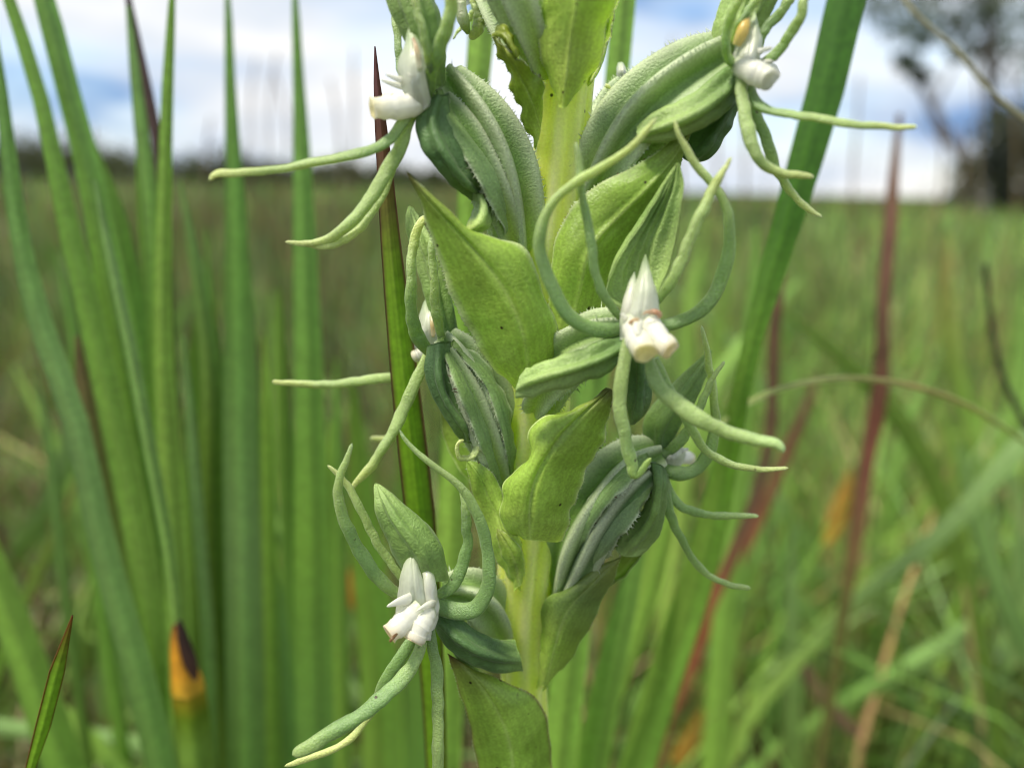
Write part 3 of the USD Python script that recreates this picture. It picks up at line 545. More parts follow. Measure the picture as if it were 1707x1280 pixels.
gb('orange yellow withered leaf near the bottom edge right of the stem', [(1172, 1180, .30, 6), (1160, 1215, .30, 24), (1142, 1248, .30, 28), (1122, 1275, .30, 10)], [lin(150, 124, 44) * .8, ORANGE], M_DRY, to_ground=False, seed=41, name='dry_leaf', cat='dry leaf')
gb('small pinkish dry leaf in the shade right of the bottom bract', [(1018, 1092, .2, 6), (1030, 1115, .2, 24), (1046, 1140, .2, 8)], [TAN, lin(180, 130, 100) * .75], M_DRY, to_ground=False, seed=42, name='dry_leaf', cat='dry leaf')
# more meadow blades further back, each its own thing
ORD = 'first second third fourth fifth sixth seventh eighth ninth tenth eleventh twelfth thirteenth fourteenth fifteenth sixteenth seventeenth eighteenth nineteenth twentieth'.split() + ['twenty ' + x for x in 'first second third fourth fifth sixth'.split()]
rng = np.random.default_rng(77)
made = []
for k in range(38):
    rightside = k < 24
    bx = rng.uniform(1080, 1720) if rightside else rng.uniform(-20, 640)
    dd = rng.uniform(.24, .62) if rightside else rng.uniform(.2, .5)
    ty = rng.uniform(350, 900) if rightside else rng.uniform(420, 1000)
    ln = rng.uniform(300, 620); sl = rng.normal(0.05 if rightside else -0.1, 0.38)
    w = rng.uniform(14, 30)
    tone = rng.integers(6)
    cand = [G1, G2, G3, G4, G5, lin(160, 146, 84) * .8]
    c1, c2 = cand[tone], cand[rng.integers(5)]
    bow = rng.normal(0, 40)
    made.append((bx + sl * ln, rightside, ('green', 'green', 'bright green', 'bluish green', 'dark green', 'straw coloured')[tone], 'upright' if abs(sl) < .12 else 'leaning right' if sl > 0 else 'leaning left',
                 blade([(bx + sl * ln, ty, dd, 4), (bx + sl * ln * .62 + bow, ty + ln * .33, dd, w), (bx + sl * ln * .3 + bow, ty + ln * .66, dd, w * 1.15), (bx, ty + ln, dd, w)], [c1, c2], fold=.3, seed=k, n=26, m=7)))
for rightside in (True, False):
    row = sorted((x for x in made if x[1] == rightside), key=lambda x: -x[0] if rightside else x[0])
    for i, (_, _, tone, way, mb) in enumerate(row):
        tag(build(mb, 'meadow_shoot', M_MEADOW), f"blurred {tone} grass blade, {way}, its tip {ORD[i]} from the {'right' if rightside else 'left'} picture edge", 'grass', 'blurred grass blades ' + ('right' if rightside else 'left') + ' of the orchid')
# faint seed stalks standing above the horizon
made = []
for k in range(16):
    px = [452, 470, 560, 425, 590, 1120, 1140, 1200, 1240, 1420, 1560, 1600, 1630, 345, 1690, 150][k]
    dd = rng.uniform(.35, .9); ty = rng.uniform(60, 230)
    tx = px + rng.normal(0, 12)
    made.append((tx, blade([(tx, ty, dd, 3), (px + rng.normal(0, 6), ty + 90, dd, 4.5), (px, 360, dd, 4), (px + rng.normal(0, 15), 600, dd, 5)], [lin(150, 120, 96) * .7, lin(134, 126, 84) * .7, lin(110, 130, 70) * .7], n=24, m=5, thick=.0015, seed=k)))
for i, (_, mb) in enumerate(sorted(made, key=lambda x: x[0])):
    tag(build(mb, 'seed_stalk', M_DRY), f'faint thin seed stalk reaching above the grass into the sky, {ORD[i]} from the left', 'seed stalk', 'thin seed stalks against the sky')

# the cut leaf with a burnt orange end
cutp = tag(build(blade([(312, 1142, .044, 53), (318, 1180, .044, 54), (330, 1290, .044, 58)], [lin(190, 156, 40) * .9, lin(150, 156, 40) * .85, lin(110, 150, 40) * .8, G1, G5, G5], fold=.7, seed=50), 'cut_blade', M_GRASS, T_LEFT), 'broken blade stump with a charred orange end')
build(blade([(294, 1040, .0435, 10), (298, 1070, .0435, 27), (305, 1110, .0435, 39), (313, 1148, .0435, 51), (314, 1160, .0435, 48)], [lin(130, 84, 36) * .8, lin(214, 150, 34) * .9, lin(226, 162, 36) * .9, lin(196, 158, 40) * .9], fold=.7, to_ground=False, seed=51), 'orange_end', M_DRY, str(cutp.GetPath()))
build(blade([(299, 1034, .0425, 5), (303, 1055, .0425, 15), (311, 1085, .0425, 21), (320, 1112, .0425, 20), (326, 1132, .0425, 7)], [lin(62, 40, 34) * .7, lin(84, 50, 34) * .7], fold=.6, to_ground=False, seed=52), 'charred_tip', M_DRY, str(cutp.GetPath()))

# ================================================================== the orchid
ORCHID = tag(xform('orchid_plant'), 'pale green orchid spike with white lipped flowers and long thread-like petals', 'orchid')
OP = str(ORCHID.GetPath())
C_STEM = lin(190, 210, 98); C_STEM2 = lin(196, 212, 92)
C_BR, C_BR2, C_BRD, C_BRT = lin(168, 196, 88), lin(196, 216, 116), lin(156, 186, 80), lin(146, 156, 80)
C_EDGE, C_RIB = lin(210, 222, 164), lin(202, 220, 132)
C_SEP, C_SEPL, C_SEPD = lin(132, 164, 86), lin(166, 192, 114), lin(94, 130, 72)
C_OVA, C_OVR = lin(112, 148, 66), lin(204, 216, 178)
C_TH, C_TH2, C_TH3 = lin(106, 136, 80), lin(146, 172, 102), lin(188, 202, 116)
C_W, C_WG, C_YEL = lin(230, 230, 210), lin(208, 220, 180), lin(240, 224, 150)

# stem, carried on down to the soil
mb = MB()
stem_ctrl = [(985, -160, 1, 83.5), (975, -60, 1, 87.7), (958, 40, 1, 89.9), (944, 140, 1, 87.7), (936, 240, 1, 89.9), (930, 340, 1, 92.0), (922, 460, 1, 94.2), (910, 580, 1, 94.2), (897, 700, 1, 101.6), (886, 820, 1, 96.7), (876, 940, 1, 89.5), (872, 1040, 1, 79.8), (873, 1130, 1, 72.5), (876, 1220, 1, 72.5), (878, 1300, 1, 64.2)]
tube(mb, stem_ctrl, n=110, sides=48, col=(C_STEM, C_STEM2, C_STEM, C_STEM2, C_STEM), ribs=8, rib_amp=0.055, twist=0.9, rib_col=lin(196, 206, 122), tip_round=False)
build(mb, 'stem', M_STEM, OP)
mb = MB()
b0 = P(878, 1296, .001); b1 = np.array([b0[0] + .003, b0[1] + .004, b0[2] * .5]); b2 = np.array([b0[0], b0[1] + .01, -.01])
q = spline([[*b0, .0031], [*b1, .004], [*b2, .005]], 20); t_, a_, bb_ = frames(q[:, :3]); th = np.arange(16) * 2 * np.pi / 16
mb.add((q[:, None, :3] + q[:, 3][:, None, None] * (np.cos(th)[None, :, None] * a_[:, None] + np.sin(th)[None, :, None] * bb_[:, None])).reshape(-1, 3), grid_faces(20, 16, True), C_STEM)
build(mb, 'lower_stem', M_STEM, OP)
# lower stem leaves, below the picture
for k in range(5):
    a = k * 2.4; z0 = .06 + .055 * k
    mb = MB(); n, m = 20, 7
    u = np.linspace(0, 1, n); v = np.linspace(-1, 1, m)
    dirv = np.array([math.sin(a), math.cos(a) * .6 + .5, 0]); dirv /= np.linalg.norm(dirv); sdv = np.array([dirv[1], -dirv[0], 0])
    c = b2 + np.array([0, 0, .01]) + dirv * (u ** 1.3 * .09)[:, None] + np.array([0, 0, 1.0]) * (z0 + .06 * u - .03 * u ** 3)[:, None]
    S = c[:, None] + sdv * (.014 * np.sin(np.pi * (u * .9 + .1)) ** .7)[:, None, None] * v[None, :, None] + np.array([0, 0, .005]) * (v ** 2)[None, :, None]
    mb.add(S.reshape(-1, 3), grid_faces(n, m), C_BRD)
    build(mb, 'stem_leaf', M_BRACT, OP)

def bract(L, M, R, label=None, **kw):
    mb = MB()
    kw.setdefault('col', (C_BR2, C_BR, C_BR, C_BRT)); kw.setdefault('edge', C_EDGE); kw.setdefault('rib', C_RIB); kw.setdefault('fringe', (.35, .35, .4)); kw.setdefault('thick', .5); kw.setdefault('wave', .15)
    leaf(mb, L, M, R, **kw)
    return tag(build(mb, 'bract', M_BRACT, OP), label)

# top front bract, running up out of the picture
bract([(934, 172, -6), (918, 140, -4.5), (903, 100, -5), (903, 10, -7), (915, -70, -9), (950, -150, -12)], [(938, 180, -7), (944, 130, -8), (952, 70, -9), (963, 0, -11), (968, -70, -12), (970, -160, -14)], [(944, 172, -6), (968, 148, -4.5), (998, 108, -5), (1014, 40, -7), (1030, -20, -9), (985, -150, -12)], 'olive topmost front bract', col=(C_STEM, C_BR2, C_BR, C_BR), groove=-.6, seed=1)
# top right flange of that bract, folded back
bract([(975, 150, -1), (990, 90, 0), (1005, 20, 1), (1010, -60, 2)], [(990, 128, -2), (1003, 90, -1), (1020, 20, 0), (1030, -60, 1)], [(985, 138, -3), (1000, 108, -3), (1016, 60, -3), (1040, -60, -3)], seed=2, n=30, m=15)
# small twisted bract left of the stem top
bract([(893, 250, -1), (868, 190, -2), (846, 120, -3), (833, 90, -3), (818, 62, -3)], [(900, 215, -2), (885, 165, -4), (862, 118, -5), (848, 96, -5), (822, 60, -4)], [(903, 170, -2), (903, 138, -4), (882, 112, -5), (858, 95, -6), (826, 52, -4)], 'small twisted bract left of the stem', col=(C_BR2, lin(150, 176, 66), lin(160, 178, 60), lin(152, 160, 60)), wave=.35, seed=3)
mb = MB()
leaf(mb, [(858, 100, -5), (848, 84, -5), (836, 66, -5), (820, 62, -4)], [(862, 96, -7), (853, 76, -7), (840, 55, -6), (824, 52, -4)], [(866, 92, -5), (858, 70, -5), (846, 44, -5), (832, 42, -4)], n=24, m=11, col=(lin(150, 170, 60), lin(164, 178, 70)), edge=C_EDGE, seed=33)
build(mb, 'bract', M_BRACT, OP)
# the large left bract
bract([(858, 648, -5), (822, 612, -7), (790, 566, -9), (757, 500, -10), (728, 420, -11), (704, 345, -12), (677, 287, -14)], [(884, 640, -9), (876, 590, -11.5), (868, 545, -12.5), (836, 475, -13), (792, 418, -13), (742, 362, -13.5), (677, 287, -14)], [(930, 622, -6), (934, 566, -8), (904, 480, -10), (886, 432, -11), (864, 408, -11), (786, 384, -12), (735, 338, -13), (677, 287, -14)],
      'large pointed bract left of the stem with brown speckled margin', col=(C_BR2, C_BR, C_BRD, C_BR, C_BRT), groove=.45, fringe=(.45, .2, .38), edge=lin(206, 218, 166), edge_w=.16, tipcol=lin(92, 84, 44), seed=4, n=70, m=41)
# right upper bract: sheath on the stem and blade running up to the right
bract([(915, 560, -5), (916, 480, -7), (926, 400, -7), (982, 318, -7), (1045, 285, -7), (1100, 250, -7), (1160, 196, -6)], [(945, 560, -7), (965, 480, -8), (980, 420, -9), (1025, 365, -8), (1075, 315, -8), (1118, 265, -7), (1160, 196, -6)], [(1010, 520, -4), (1030, 460, -4), (1045, 420, -4), (1080, 370, -4), (1118, 310, -5), (1140, 260, -5), (1160, 196, -6)],
      'broad bract sheathing the stem and pointing up to the right', col=(C_BR2, C_BR, C_BRD, C_BRD, C_BRT), groove=-.5, seed=5, n=60, m=33)
# lower middle bract: folded, two lobes
bract([(872, 893, -8), (845, 880, -8), (833, 845, -9), (846, 800, -10), (880, 765, -11), (882, 716, -11), (930, 690, -11), (1018, 648, -10)], [(884, 898, -11), (883, 850, -13), (893, 800, -13.5), (915, 756, -13.5), (945, 716, -13), (985, 678, -12), (1018, 648, -10)], [(930, 905, -7), (948, 870, -8.5), (962, 820, -9), (990, 760, -9.5), (1014, 700, -9.5), (1020, 672, -10), (1018, 648, -10)],
      'folded bract across the stem with a torn lower edge', col=(C_BR2, C_BR, C_BR, C_BR, C_BRT), groove=.55, fringe=(.15, .55, .4), tipcol=lin(110, 110, 56), wave=.3, seed=6, n=70, m=37)
# left lower bract behind it
bract([(868, 985, -3), (838, 950, -4), (815, 905, -5), (795, 850, -5), (783, 800, -5), (778, 765, -5)], [(866, 965, -5), (850, 915, -7), (832, 870, -7), (810, 815, -6), (795, 785, -6), (778, 765, -5)], [(872, 960, -5), (868, 905, -6), (842, 860, -7), (836, 820, -6), (815, 782, -6), (778, 765, -5)], 'pale bract tucked left behind the folded bract', col=(C_BR2, C_BR2, C_BR, C_BR), seed=7)
bract([(858, 985, -5), (846, 945, -6), (832, 912, -7), (828, 880, -7)], [(866, 975, -7), (860, 940, -8), (846, 906, -8), (828, 880, -7)], [(870, 965, -6), (872, 935, -7), (862, 905, -8), (828, 880, -7)], n=26, m=13, fringe=None, seed=8)
# right lower bract
bract([(895, 1148, -2), (902, 1075, -3), (908, 1005, -4), (936, 985, -4), (985, 950, -4), (1038, 926, -3)], [(908, 1142, -4), (925, 1075, -6), (945, 1020, -6), (975, 985, -5.5), (1005, 955, -4.5), (1038, 926, -3)], [(903, 1150, -2), (930, 1120, -1), (958, 1085, -1.5), (985, 1040, -2), (1005, 1000, -2), (1024, 960, -2.5), (1038, 926, -3)], 'soft grey green bract right of the lower stem', col=(C_BR2, C_BR, lin(130, 156, 84), C_BRT), edge=lin(172, 196, 110), fringe=(.2, .2, .45), seed=9)
# bottom bract
bract([(806, 1400, -4), (800, 1310, -6), (790, 1235, -8), (774, 1170, -9), (756, 1120, -10), (745, 1088, -11)], [(862, 1400, -7), (856, 1310, -9), (850, 1240, -10.5), (826, 1180, -11.5), (790, 1128, -11), (745, 1088, -11)], [(925, 1400, -4), (922, 1290, -5), (914, 1215, -6), (888, 1158, -8), (815, 1128, -9), (745, 1088, -11)], 'bottom bract with a brown margin, cut by the lower picture edge', col=(C_BR, C_BRD, C_BRD, C_BR, C_BRT), edge=lin(150, 140, 84), tipcol=lin(96, 60, 36), fringe=(.4, .15, .4), seed=10)
# sepal-like bract behind, left and right of the stem, seen between flowers
bract([(850, 880, 3), (800, 820, 4), (752, 760, 5), (735, 700, 6), (735, 660, 6)], [(852, 860, 1), (820, 800, 2), (780, 735, 4), (752, 690, 5), (735, 660, 6)], [(852, 850, 1), (840, 790, 2), (812, 730, 3), (775, 680, 4), (735, 660, 6)], seed=11, fringe=None)
bract([(945, 990, 4), (1000, 960, 3), (1050, 900, 2), (1075, 850, 2), (1092, 815, 2)], [(960, 1000, 5), (1020, 965, 5), (1068, 905, 4), (1086, 855, 3), (1092, 815, 2)], [(990, 990, 4), (1040, 960, 4), (1082, 905, 4), (1096, 860, 3), (1092, 815, 2)], seed=12, col=(C_BRD, C_BRD, lin(120, 134, 60), lin(130, 110, 60)))

class Flower:
    """A flower is one part of the plant; its body is the white column, its pieces are sub-parts."""
    def __init__(s, label, col_L, col_M, col_R, extra=(), **kw):
        mb = MB()
        leaf(mb, col_L, col_M, col_R, n=36, m=21, col=(lin(222, 224, 204), lin(216, 220, 198), lin(208, 216, 184), lin(178, 202, 140)), thick=.4, groove=.22, bumpy=.35, **kw)
        for L, M, R in extra: leaf(mb, L, M, R, n=24, m=13, col=(C_W, C_W, C_WG), thick=.7, groove=0, seed=3, bumpy=.25)
        s.prim = tag(build(mb, 'flower', M_WHITE, OP), label); s.path = str(s.prim.GetPath()); s.k = 0
    def thread(s, name, ctrl, col=None, flat=.7, **kw):
        s.k += 1; mb = MB(); ctrl = [(x, y, d, w * .9) for x, y, d, w in ctrl]
        tube(mb, ctrl, n=64, sides=14, col=col or (C_TH, C_TH, C_TH2, C_TH3), flat=flat, wob=.00026, ribs=3, rib_amp=.10, twist=2.2, seed=int(ctrl[0][0]) % 50 + s.k, **kw)
        return build(mb, name, M_THREAD, s.path)
    def petal(s, *c, **kw): return s.thread('petal_lobe', list(c), **kw)
    def lip(s, *c, **kw): return s.thread('lip_lobe', list(c), **kw)
    def arm(s, *c, cup=C_YEL, **kw):
        s.k += 1; mb = MB(); c = [(x, y, d, w * .9) for x, y, d, w in c]; tube(mb, list(c), n=26, sides=24, col=(C_WG, C_W, C_W, C_W, C_W * .5 + np.array(cup) * .5), cup=cup, seed=s.k, wob=.0001, **kw); return build(mb, 'stigma_arm', M_WHITE, s.path)
    def tooth(s, *c, col=(C_W, C_W)):
        mb = MB(); tube(mb, list(c), n=14, sides=8, col=col, flat=.6); return build(mb, 'tooth', M_WHITE, s.path)
    def sepal(s, name, L, M, R, **kw):
        s.k += 1; mb = MB(); kw.setdefault('col', (C_SEPD, C_SEP, C_SEP, C_SEPL)); kw.setdefault('edge', C_SEPL); kw.setdefault('ribs', 3); kw.setdefault('rib_amp', .35); kw.setdefault('thick', .7); kw.setdefault('groove', 0); kw.setdefault('fringe', None)
        leaf(mb, L, M, R, seed=s.k + 20, **kw); return build(mb, name, M_SEPAL, s.path)
    def ovary(s, ctrl, ribs=6, amp=.30, twist=1.0, fringe=(.45, .42), col=None, sides=60, flat=.9):
        s.k += 1; mb = MB(); tube(mb, ctrl, n=70, sides=sides, col=col or (C_OVA, C_OVA, C_STEM), ribs=ribs, rib_amp=amp, twist=twist, rib_col=C_OVR, fringe=fringe, seed=s.k, flat=flat, rib_pow=3.0); return build(mb, 'ovary', M_SEPAL, s.path)
    def wing(s, L, M, R, fringe=(.5, .5), **kw):
        s.k += 1; mb = MB(); kw.setdefault('col', (C_SEP, lin(150, 182, 116), C_SEPL)); kw.setdefault('edge', C_OVR)
        leaf(mb, L, M, R, n=56, m=17, seed=s.k + 40, thick=.5, groove=.12, fringe=(fringe[0], fringe[1], .38), edge_w=.28, wave=.28, bumpy=.5, **kw); return build(mb, 'ovary_wing', M_SEPAL, s.path)
    def anther(s, *c, col):
        mb = MB(); tube(mb, list(c), n=16, sides=10, col=col); return build(mb, 'anther', M_WHITE, s.path)

# ---- F1, upper left, seen from the side
F = Flower('upper left flower seen from the side', [(700, 190, -6), (672, 150, -7), (664, 110, -8), (672, 82, -8), (681, 45, -8)], [(708, 180, -9), (692, 140, -11), (690, 110, -11), (690, 85, -10), (683, 50, -8)], [(722, 165, -6), (722, 125, -7), (712, 95, -8), (700, 70, -8), (681, 45, -8)], seed=2)
F.arm((705, 165, -8, 40), (680, 178, -9, 44), (650, 180, -10, 40), (622, 181, -11, 40))
F.arm((706, 160, -4, 34), (685, 168, -3, 36), (655, 172, -2, 34), (638, 172, -2, 34))
F.tooth((690, 140, -8, 16), (668, 134, -9, 12), (642, 124, -10, 3)); F.tooth((690, 148, -6, 14), (660, 142, -7, 10), (634, 133, -8, 3)); F.tooth((696, 134, -10, 12), (686, 128, -11, 8), (680, 121, -11, 2))
F.anther((700, 118, -11, 8), (696, 90, -12, 10), (688, 62, -11, 4), col=(C_WG, lin(220, 190, 140), lin(150, 90, 60)))
F.petal((714, 168, -7, 20), (718, 140, -9, 22), (728, 95, -11, 24), (742, 45, -12, 26), (755, -15, -13, 26), (760, -80, -13, 22))
F.petal((712, 150, -8, 14), (716, 105, -11, 15), (705, 55, -12, 16), (692, 0, -12, 17), (684, -60, -12, 14))
F.petal((676, 140, -3, 14), (664, 95, -2, 15), (660, 50, -1, 14), (655, 15, 0, 12), (652, -40, 1, 10), flat=.5)
F.sepal('dorsal_sepal', [(712, 160, -5), (690, 90, -5), (664, 40, -5), (645, -10, -5), (640, -70, -5)], [(722, 150, -7), (718, 90, -8.5), (706, 40, -9), (692, -10, -9), (680, -70, -8)], [(740, 140, -4), (738, 90, -4), (732, 40, -4), (715, -10, -4), (700, -70, -4)], col=(C_SEP, C_SEP, C_SEPL), ribs=4)
F.lip((690, 178, -8, 15), (668, 208, -9, 20), (640, 240, -11, 20), (590, 258, -13, 20), (520, 273, -14, 19), (440, 286, -15, 16), (385, 289, -16, 15), (362, 292, -16, 14), (350, 302, -16, 8), col=(C_TH2, C_TH, C_TH2, C_TH2, C_TH3))
F.lip((690, 182, -7, 18), (674, 225, -8, 24), (650, 280, -9, 26), (615, 335, -10, 24), (575, 378, -11, 20), (540, 402, -11, 16), (510, 406, -11, 11), (473, 403, -11, 5), col=(C_TH2, C_TH2, C_TH2, C_TH3))
F.lip((664, 245, -8, 8), (648, 300, -7.5, 14), (615, 362, -9, 16), (585, 393, -10, 15), (555, 408, -11, 13), (525, 409, -11, 9), (500, 406, -11, 4), col=(C_TH2, C_TH2, C_TH3))
F.sepal('lateral_sepal', [(715, 160, -5), (690, 200, -6), (702, 245, -7), (735, 290, -7), (770, 322, -6), (792, 340, -5)], [(732, 160, -8), (722, 210, -10), (742, 258, -11), (772, 300, -10), (792, 318, -8), (806, 345, -6)], [(745, 155, -5), (758, 205, -5.5), (780, 255, -6), (800, 300, -6), (810, 320, -6), (812, 350, -5)], col=(C_SEPD, C_SEPD, C_SEP), ribs=3)
F.sepal('lateral_sepal', [(785, 318, -6), (792, 345, -7), (786, 366, -8), (776, 380, -9)], [(800, 325, -8), (806, 350, -9), (800, 372, -10.5), (784, 385, -10)], [(812, 325, -5), (818, 352, -6), (812, 378, -8), (792, 388, -9)], col=(C_SEP, C_SEPL, C_BR2), ribs=2, n=24, m=15, rib_amp=.2)
F.ovary([(738, 132, -2, 60), (770, 175, -3, 84), (806, 230, -3, 100), (838, 300, -2, 100), (858, 370, -1, 84), (872, 450, 1, 62)], ribs=6, amp=.30, twist=.7)
F.ovary([(735, 165, -5, 30), (772, 215, -6, 44), (806, 285, -6, 48), (835, 350, -5, 44), (856, 410, -3, 30)], ribs=3, amp=.30, twist=.5, sides=42)

F.wing([(728, 155, -6), (754, 227, -9), (787, 285, -9.5), (821, 347, -8.5), (840, 385, -6), (858, 412, -3)], [(732, 152, -6), (764, 214, -8), (798, 268, -8.5), (829, 325, -7.5), (846, 372, -5), (859, 410, -2.5)], [(736, 149, -4), (774, 203, -5), (808, 251, -5.5), (836, 302, -5), (852, 350, -3), (861, 408, -2)], fringe=(.6, 0))

# ---- F2, upper right, seen from the side
F = Flower('upper right flower seen from the side', [(1225, 130, -7), (1222, 100, -7), (1228, 70, -7), (1244, 50, -7), (1256, 20, -7)], [(1240, 140, -10), (1246, 105, -11), (1252, 75, -10), (1256, 50, -9), (1258, 20, -7)], [(1258, 130, -8), (1266, 100, -8), (1270, 76, -8), (1266, 50, -8), (1258, 18, -7)], seed=5)
F.arm((1235, 112, -9, 36), (1250, 118, -11, 42), (1268, 126, -12, 42), (1284, 133, -13, 42), cup=lin(206, 208, 184))
F.arm((1240, 112, -6, 30), (1255, 112, -5, 34), (1272, 118, -4, 34), (1286, 124, -3, 34), cup=lin(206, 208, 184))
F.tooth((1246, 92, -9, 18), (1265, 86, -10, 11), (1288, 80, -11, 6)); F.tooth((1258, 104, -8, 12), (1280, 103, -9, 9), (1298, 98, -9, 4))
F.anther((1228, 75, -9, 14), (1238, 52, -9.5, 20), (1246, 22, -8, 8), col=(lin(222, 200, 120), lin(226, 182, 84), lin(216, 200, 150)))
F.petal((1228, 112, -8, 16), (1214, 96, -10, 22), (1208, 66, -11, 24), (1218, 30, -12, 24), (1236, -10, -13, 24), (1250, -80, -13, 20))
F.petal((1222, 70, -7, 12), (1232, 40, -9, 16), (1252, 14, -9, 18), (1272, -12, -9, 18), (1300, -70, -9, 16))
F.petal((1266, 70, -6, 16), (1280, 45, -6, 18), (1300, 20, -6, 18), (1322, -12, -6, 18), (1350, -60, -6, 16))
F.petal((1268, 108, -8, 14), (1292, 90, -9, 19), (1316, 58, -10, 19), (1334, 24, -11, 18), (1345, -12, -11, 16), (1352, -60, -11, 14))
F.sepal('dorsal_sepal', [(1212, 110, -3), (1190, 60, -3), (1204, 10, -3), (1225, -50, -3)], [(1235, 100, -5), (1225, 50, -6.5), (1244, 0, -6.5), (1256, -50, -6)], [(1268, 90, -3), (1274, 40, -4), (1290, 0, -4), (1296, -50, -4)], col=(C_SEPL, C_SEPL, C_SEP), ribs=4)
F.lip((1244, 132, -9, 16), (1250, 152, -10, 18), (1268, 178, -12, 20), (1300, 190, -14, 18), (1350, 195, -15, 19), (1400, 204, -16, 20), (1460, 208, -17, 16), (1505, 211, -18, 13), (1531, 214, -18, 9), col=(C_TH, C_TH, C_TH2, C_TH2, C_TH3))
F.lip((1236, 118, -9, 22), (1237, 160, -11, 24), (1246, 215, -13, 25), (1262, 258, -14, 22), (1288, 283, -14, 17), (1320, 291, -14, 14), (1356, 294, -14, 9), col=(C_TH2, C_TH2, C_TH2, C_TH3))
F.lip((1248, 140, -8, 20), (1262, 190, -9, 22), (1282, 250, -10, 22), (1305, 300, -10, 18), (1330, 334, -10, 13), (1352, 351, -10, 10), (1370, 361, -10, 4), col=(C_TH, C_TH, C_TH2, C_TH3))
F.ovary([(1222, 95, -3, 78), (1175, 120, -4, 98), (1120, 152, -4, 104), (1062, 200, -3, 104), (1018, 258, -2, 90), (980, 330, 0, 60), (955, 400, 1, 40)], ribs=6, amp=.30, twist=-.7, col=(C_OVA, lin(140, 170, 104), C_STEM))
F.sepal('lateral_sepal', [(1225, 98, -5), (1180, 128, -7), (1130, 168, -7), (1092, 182, -7), (1062, 212, -7)], [(1236, 128, -8), (1195, 165, -10), (1150, 195, -11), (1110, 210, -10), (1062, 226, -9)], [(1238, 150, -5), (1205, 192, -6), (1165, 216, -7), (1110, 236, -7), (1066, 240, -7)], col=(C_SEPD, C_SEP, C_SEPL, C_SEPL), ribs=3)
F.sepal('lateral_sepal', [(1225, 138, -2), (1180, 190, -2), (1150, 230, -2), (1138, 262, -2)], [(1234, 150, -3), (1196, 215, -4), (1170, 252, -4), (1148, 270, -3)], [(1238, 156, -1), (1212, 215, -2), (1182, 258, -2), (1160, 270, -2)], col=(C_SEPD, C_SEPD, C_SEPD), ribs=2, n=30, m=19)

# ---- F3, centre right, facing the lens
F = Flower('centre right flower facing the camera', [(1034, 566, -15), (1036, 538, -16.5), (1050, 505, -16.5), (1061, 470, -15.5), (1075, 424, -13.5)], [(1062, 560, -16.6), (1066, 532, -17.9), (1073, 500, -17.7), (1075, 465, -16.3), (1076, 424, -13.5)], [(1100, 552, -15), (1098, 526, -16.5), (1096, 495, -16.5), (1087, 465, -15.5), (1077, 424, -13.5)],
           extra=[([(1034, 560, -14), (1036, 520, -15), (1046, 480, -15), (1056, 455, -14)], [(1042, 560, -15), (1046, 520, -17), (1053, 485, -16), (1057, 455, -14)], [(1050, 560, -15), (1056, 520, -16), (1060, 485, -15), (1058, 453, -14)])], seed=3)
F.arm((1050, 536, -17, 34), (1056, 554, -19, 40), (1068, 574, -21, 45), (1077, 588, -22.5, 47), cup=lin(240, 226, 150))
F.arm((1080, 534, -17, 32), (1090, 550, -19, 38), (1104, 570, -21, 40), (1117, 583, -22, 42), cup=lin(240, 214, 150))
F.tooth((1046, 540, -17, 16), (1040, 528, -18.5, 10), (1034, 522, -19, 3)); F.tooth((1066, 535, -20, 16), (1062, 548, -21, 16), (1066, 562, -22, 8))
F.anther((1082, 522, -18.6, 7), (1092, 520, -19, 10), (1100, 525, -19, 8), (1097, 530, -18.6, 6), col=(lin(190, 140, 100), lin(170, 110, 72), lin(186, 130, 90)))
F.anther((1072, 524, -19.6, 3), (1080, 520, -19.9, 5), (1090, 521, -19.6, 4), col=(lin(206, 170, 120), lin(176, 124, 80), lin(196, 146, 100)))
F.anther((1048, 541, -18.5, 5), (1056, 535, -20, 8), (1066, 532, -20.5, 7), col=(lin(196, 150, 100), lin(168, 110, 60), lin(200, 170, 120)))
F.petal((1040, 545, -14, 26), (1005, 550, -15, 28), (968, 540, -16, 28), (932, 505, -17, 27), (910, 455, -17, 26), (901, 405, -17, 24), (912, 355, -17, 21), (950, 312, -17, 19), (1005, 280, -17, 18), (1055, 243, -17, 15), (1080, 215, -17, 12), (1096, 196, -17, 6), col=(C_TH, C_TH, C_TH, C_TH2, lin(160, 186, 104), C_TH3))
F.petal((1036, 530, -14, 15), (1012, 500, -15, 17), (995, 460, -16, 18), (984, 400, -16, 18), (974, 330, -16, 16), (966, 280, -16, 14), (960, 238, -16, 7), col=(C_TH, C_TH, C_TH, C_TH2))
F.petal((1096, 502, -14, 16), (1114, 476, -15, 20), (1138, 430, -16, 22), (1160, 375, -16, 22), (1184, 325, -16, 20), (1202, 292, -16, 14), (1219, 263, -16, 5), col=(C_TH, C_TH2, C_TH2, C_TH3))
F.petal((1088, 546, -14, 20), (1130, 538, -14, 25), (1170, 514, -14, 26), (1200, 470, -14, 25), (1215, 410, -14, 22), (1214, 355, -14, 18), (1192, 312, -14, 16), (1160, 274, -14, 14), (1136, 234, -14, 12), (1124, 197, -14, 5), col=(C_TH, C_TH, C_TH, C_TH2, C_TH3))
F.sepal('dorsal_sepal', [(1040, 520, -13), (1008, 492, -12), (1028, 432, -12), (1066, 372, -11), (1098, 318, -11), (1126, 274, -11)], [(1062, 510, -9), (1060, 440, -9.5), (1086, 375, -10), (1112, 320, -10.5), (1128, 272, -11)], [(1094, 505, -13), (1112, 460, -12), (1128, 400, -12), (1139, 340, -12), (1140, 300, -11.5), (1132, 272, -11)], col=(C_SEPL, C_SEPL, C_SEP, C_SEPL), ribs=4, rib_amp=.3)
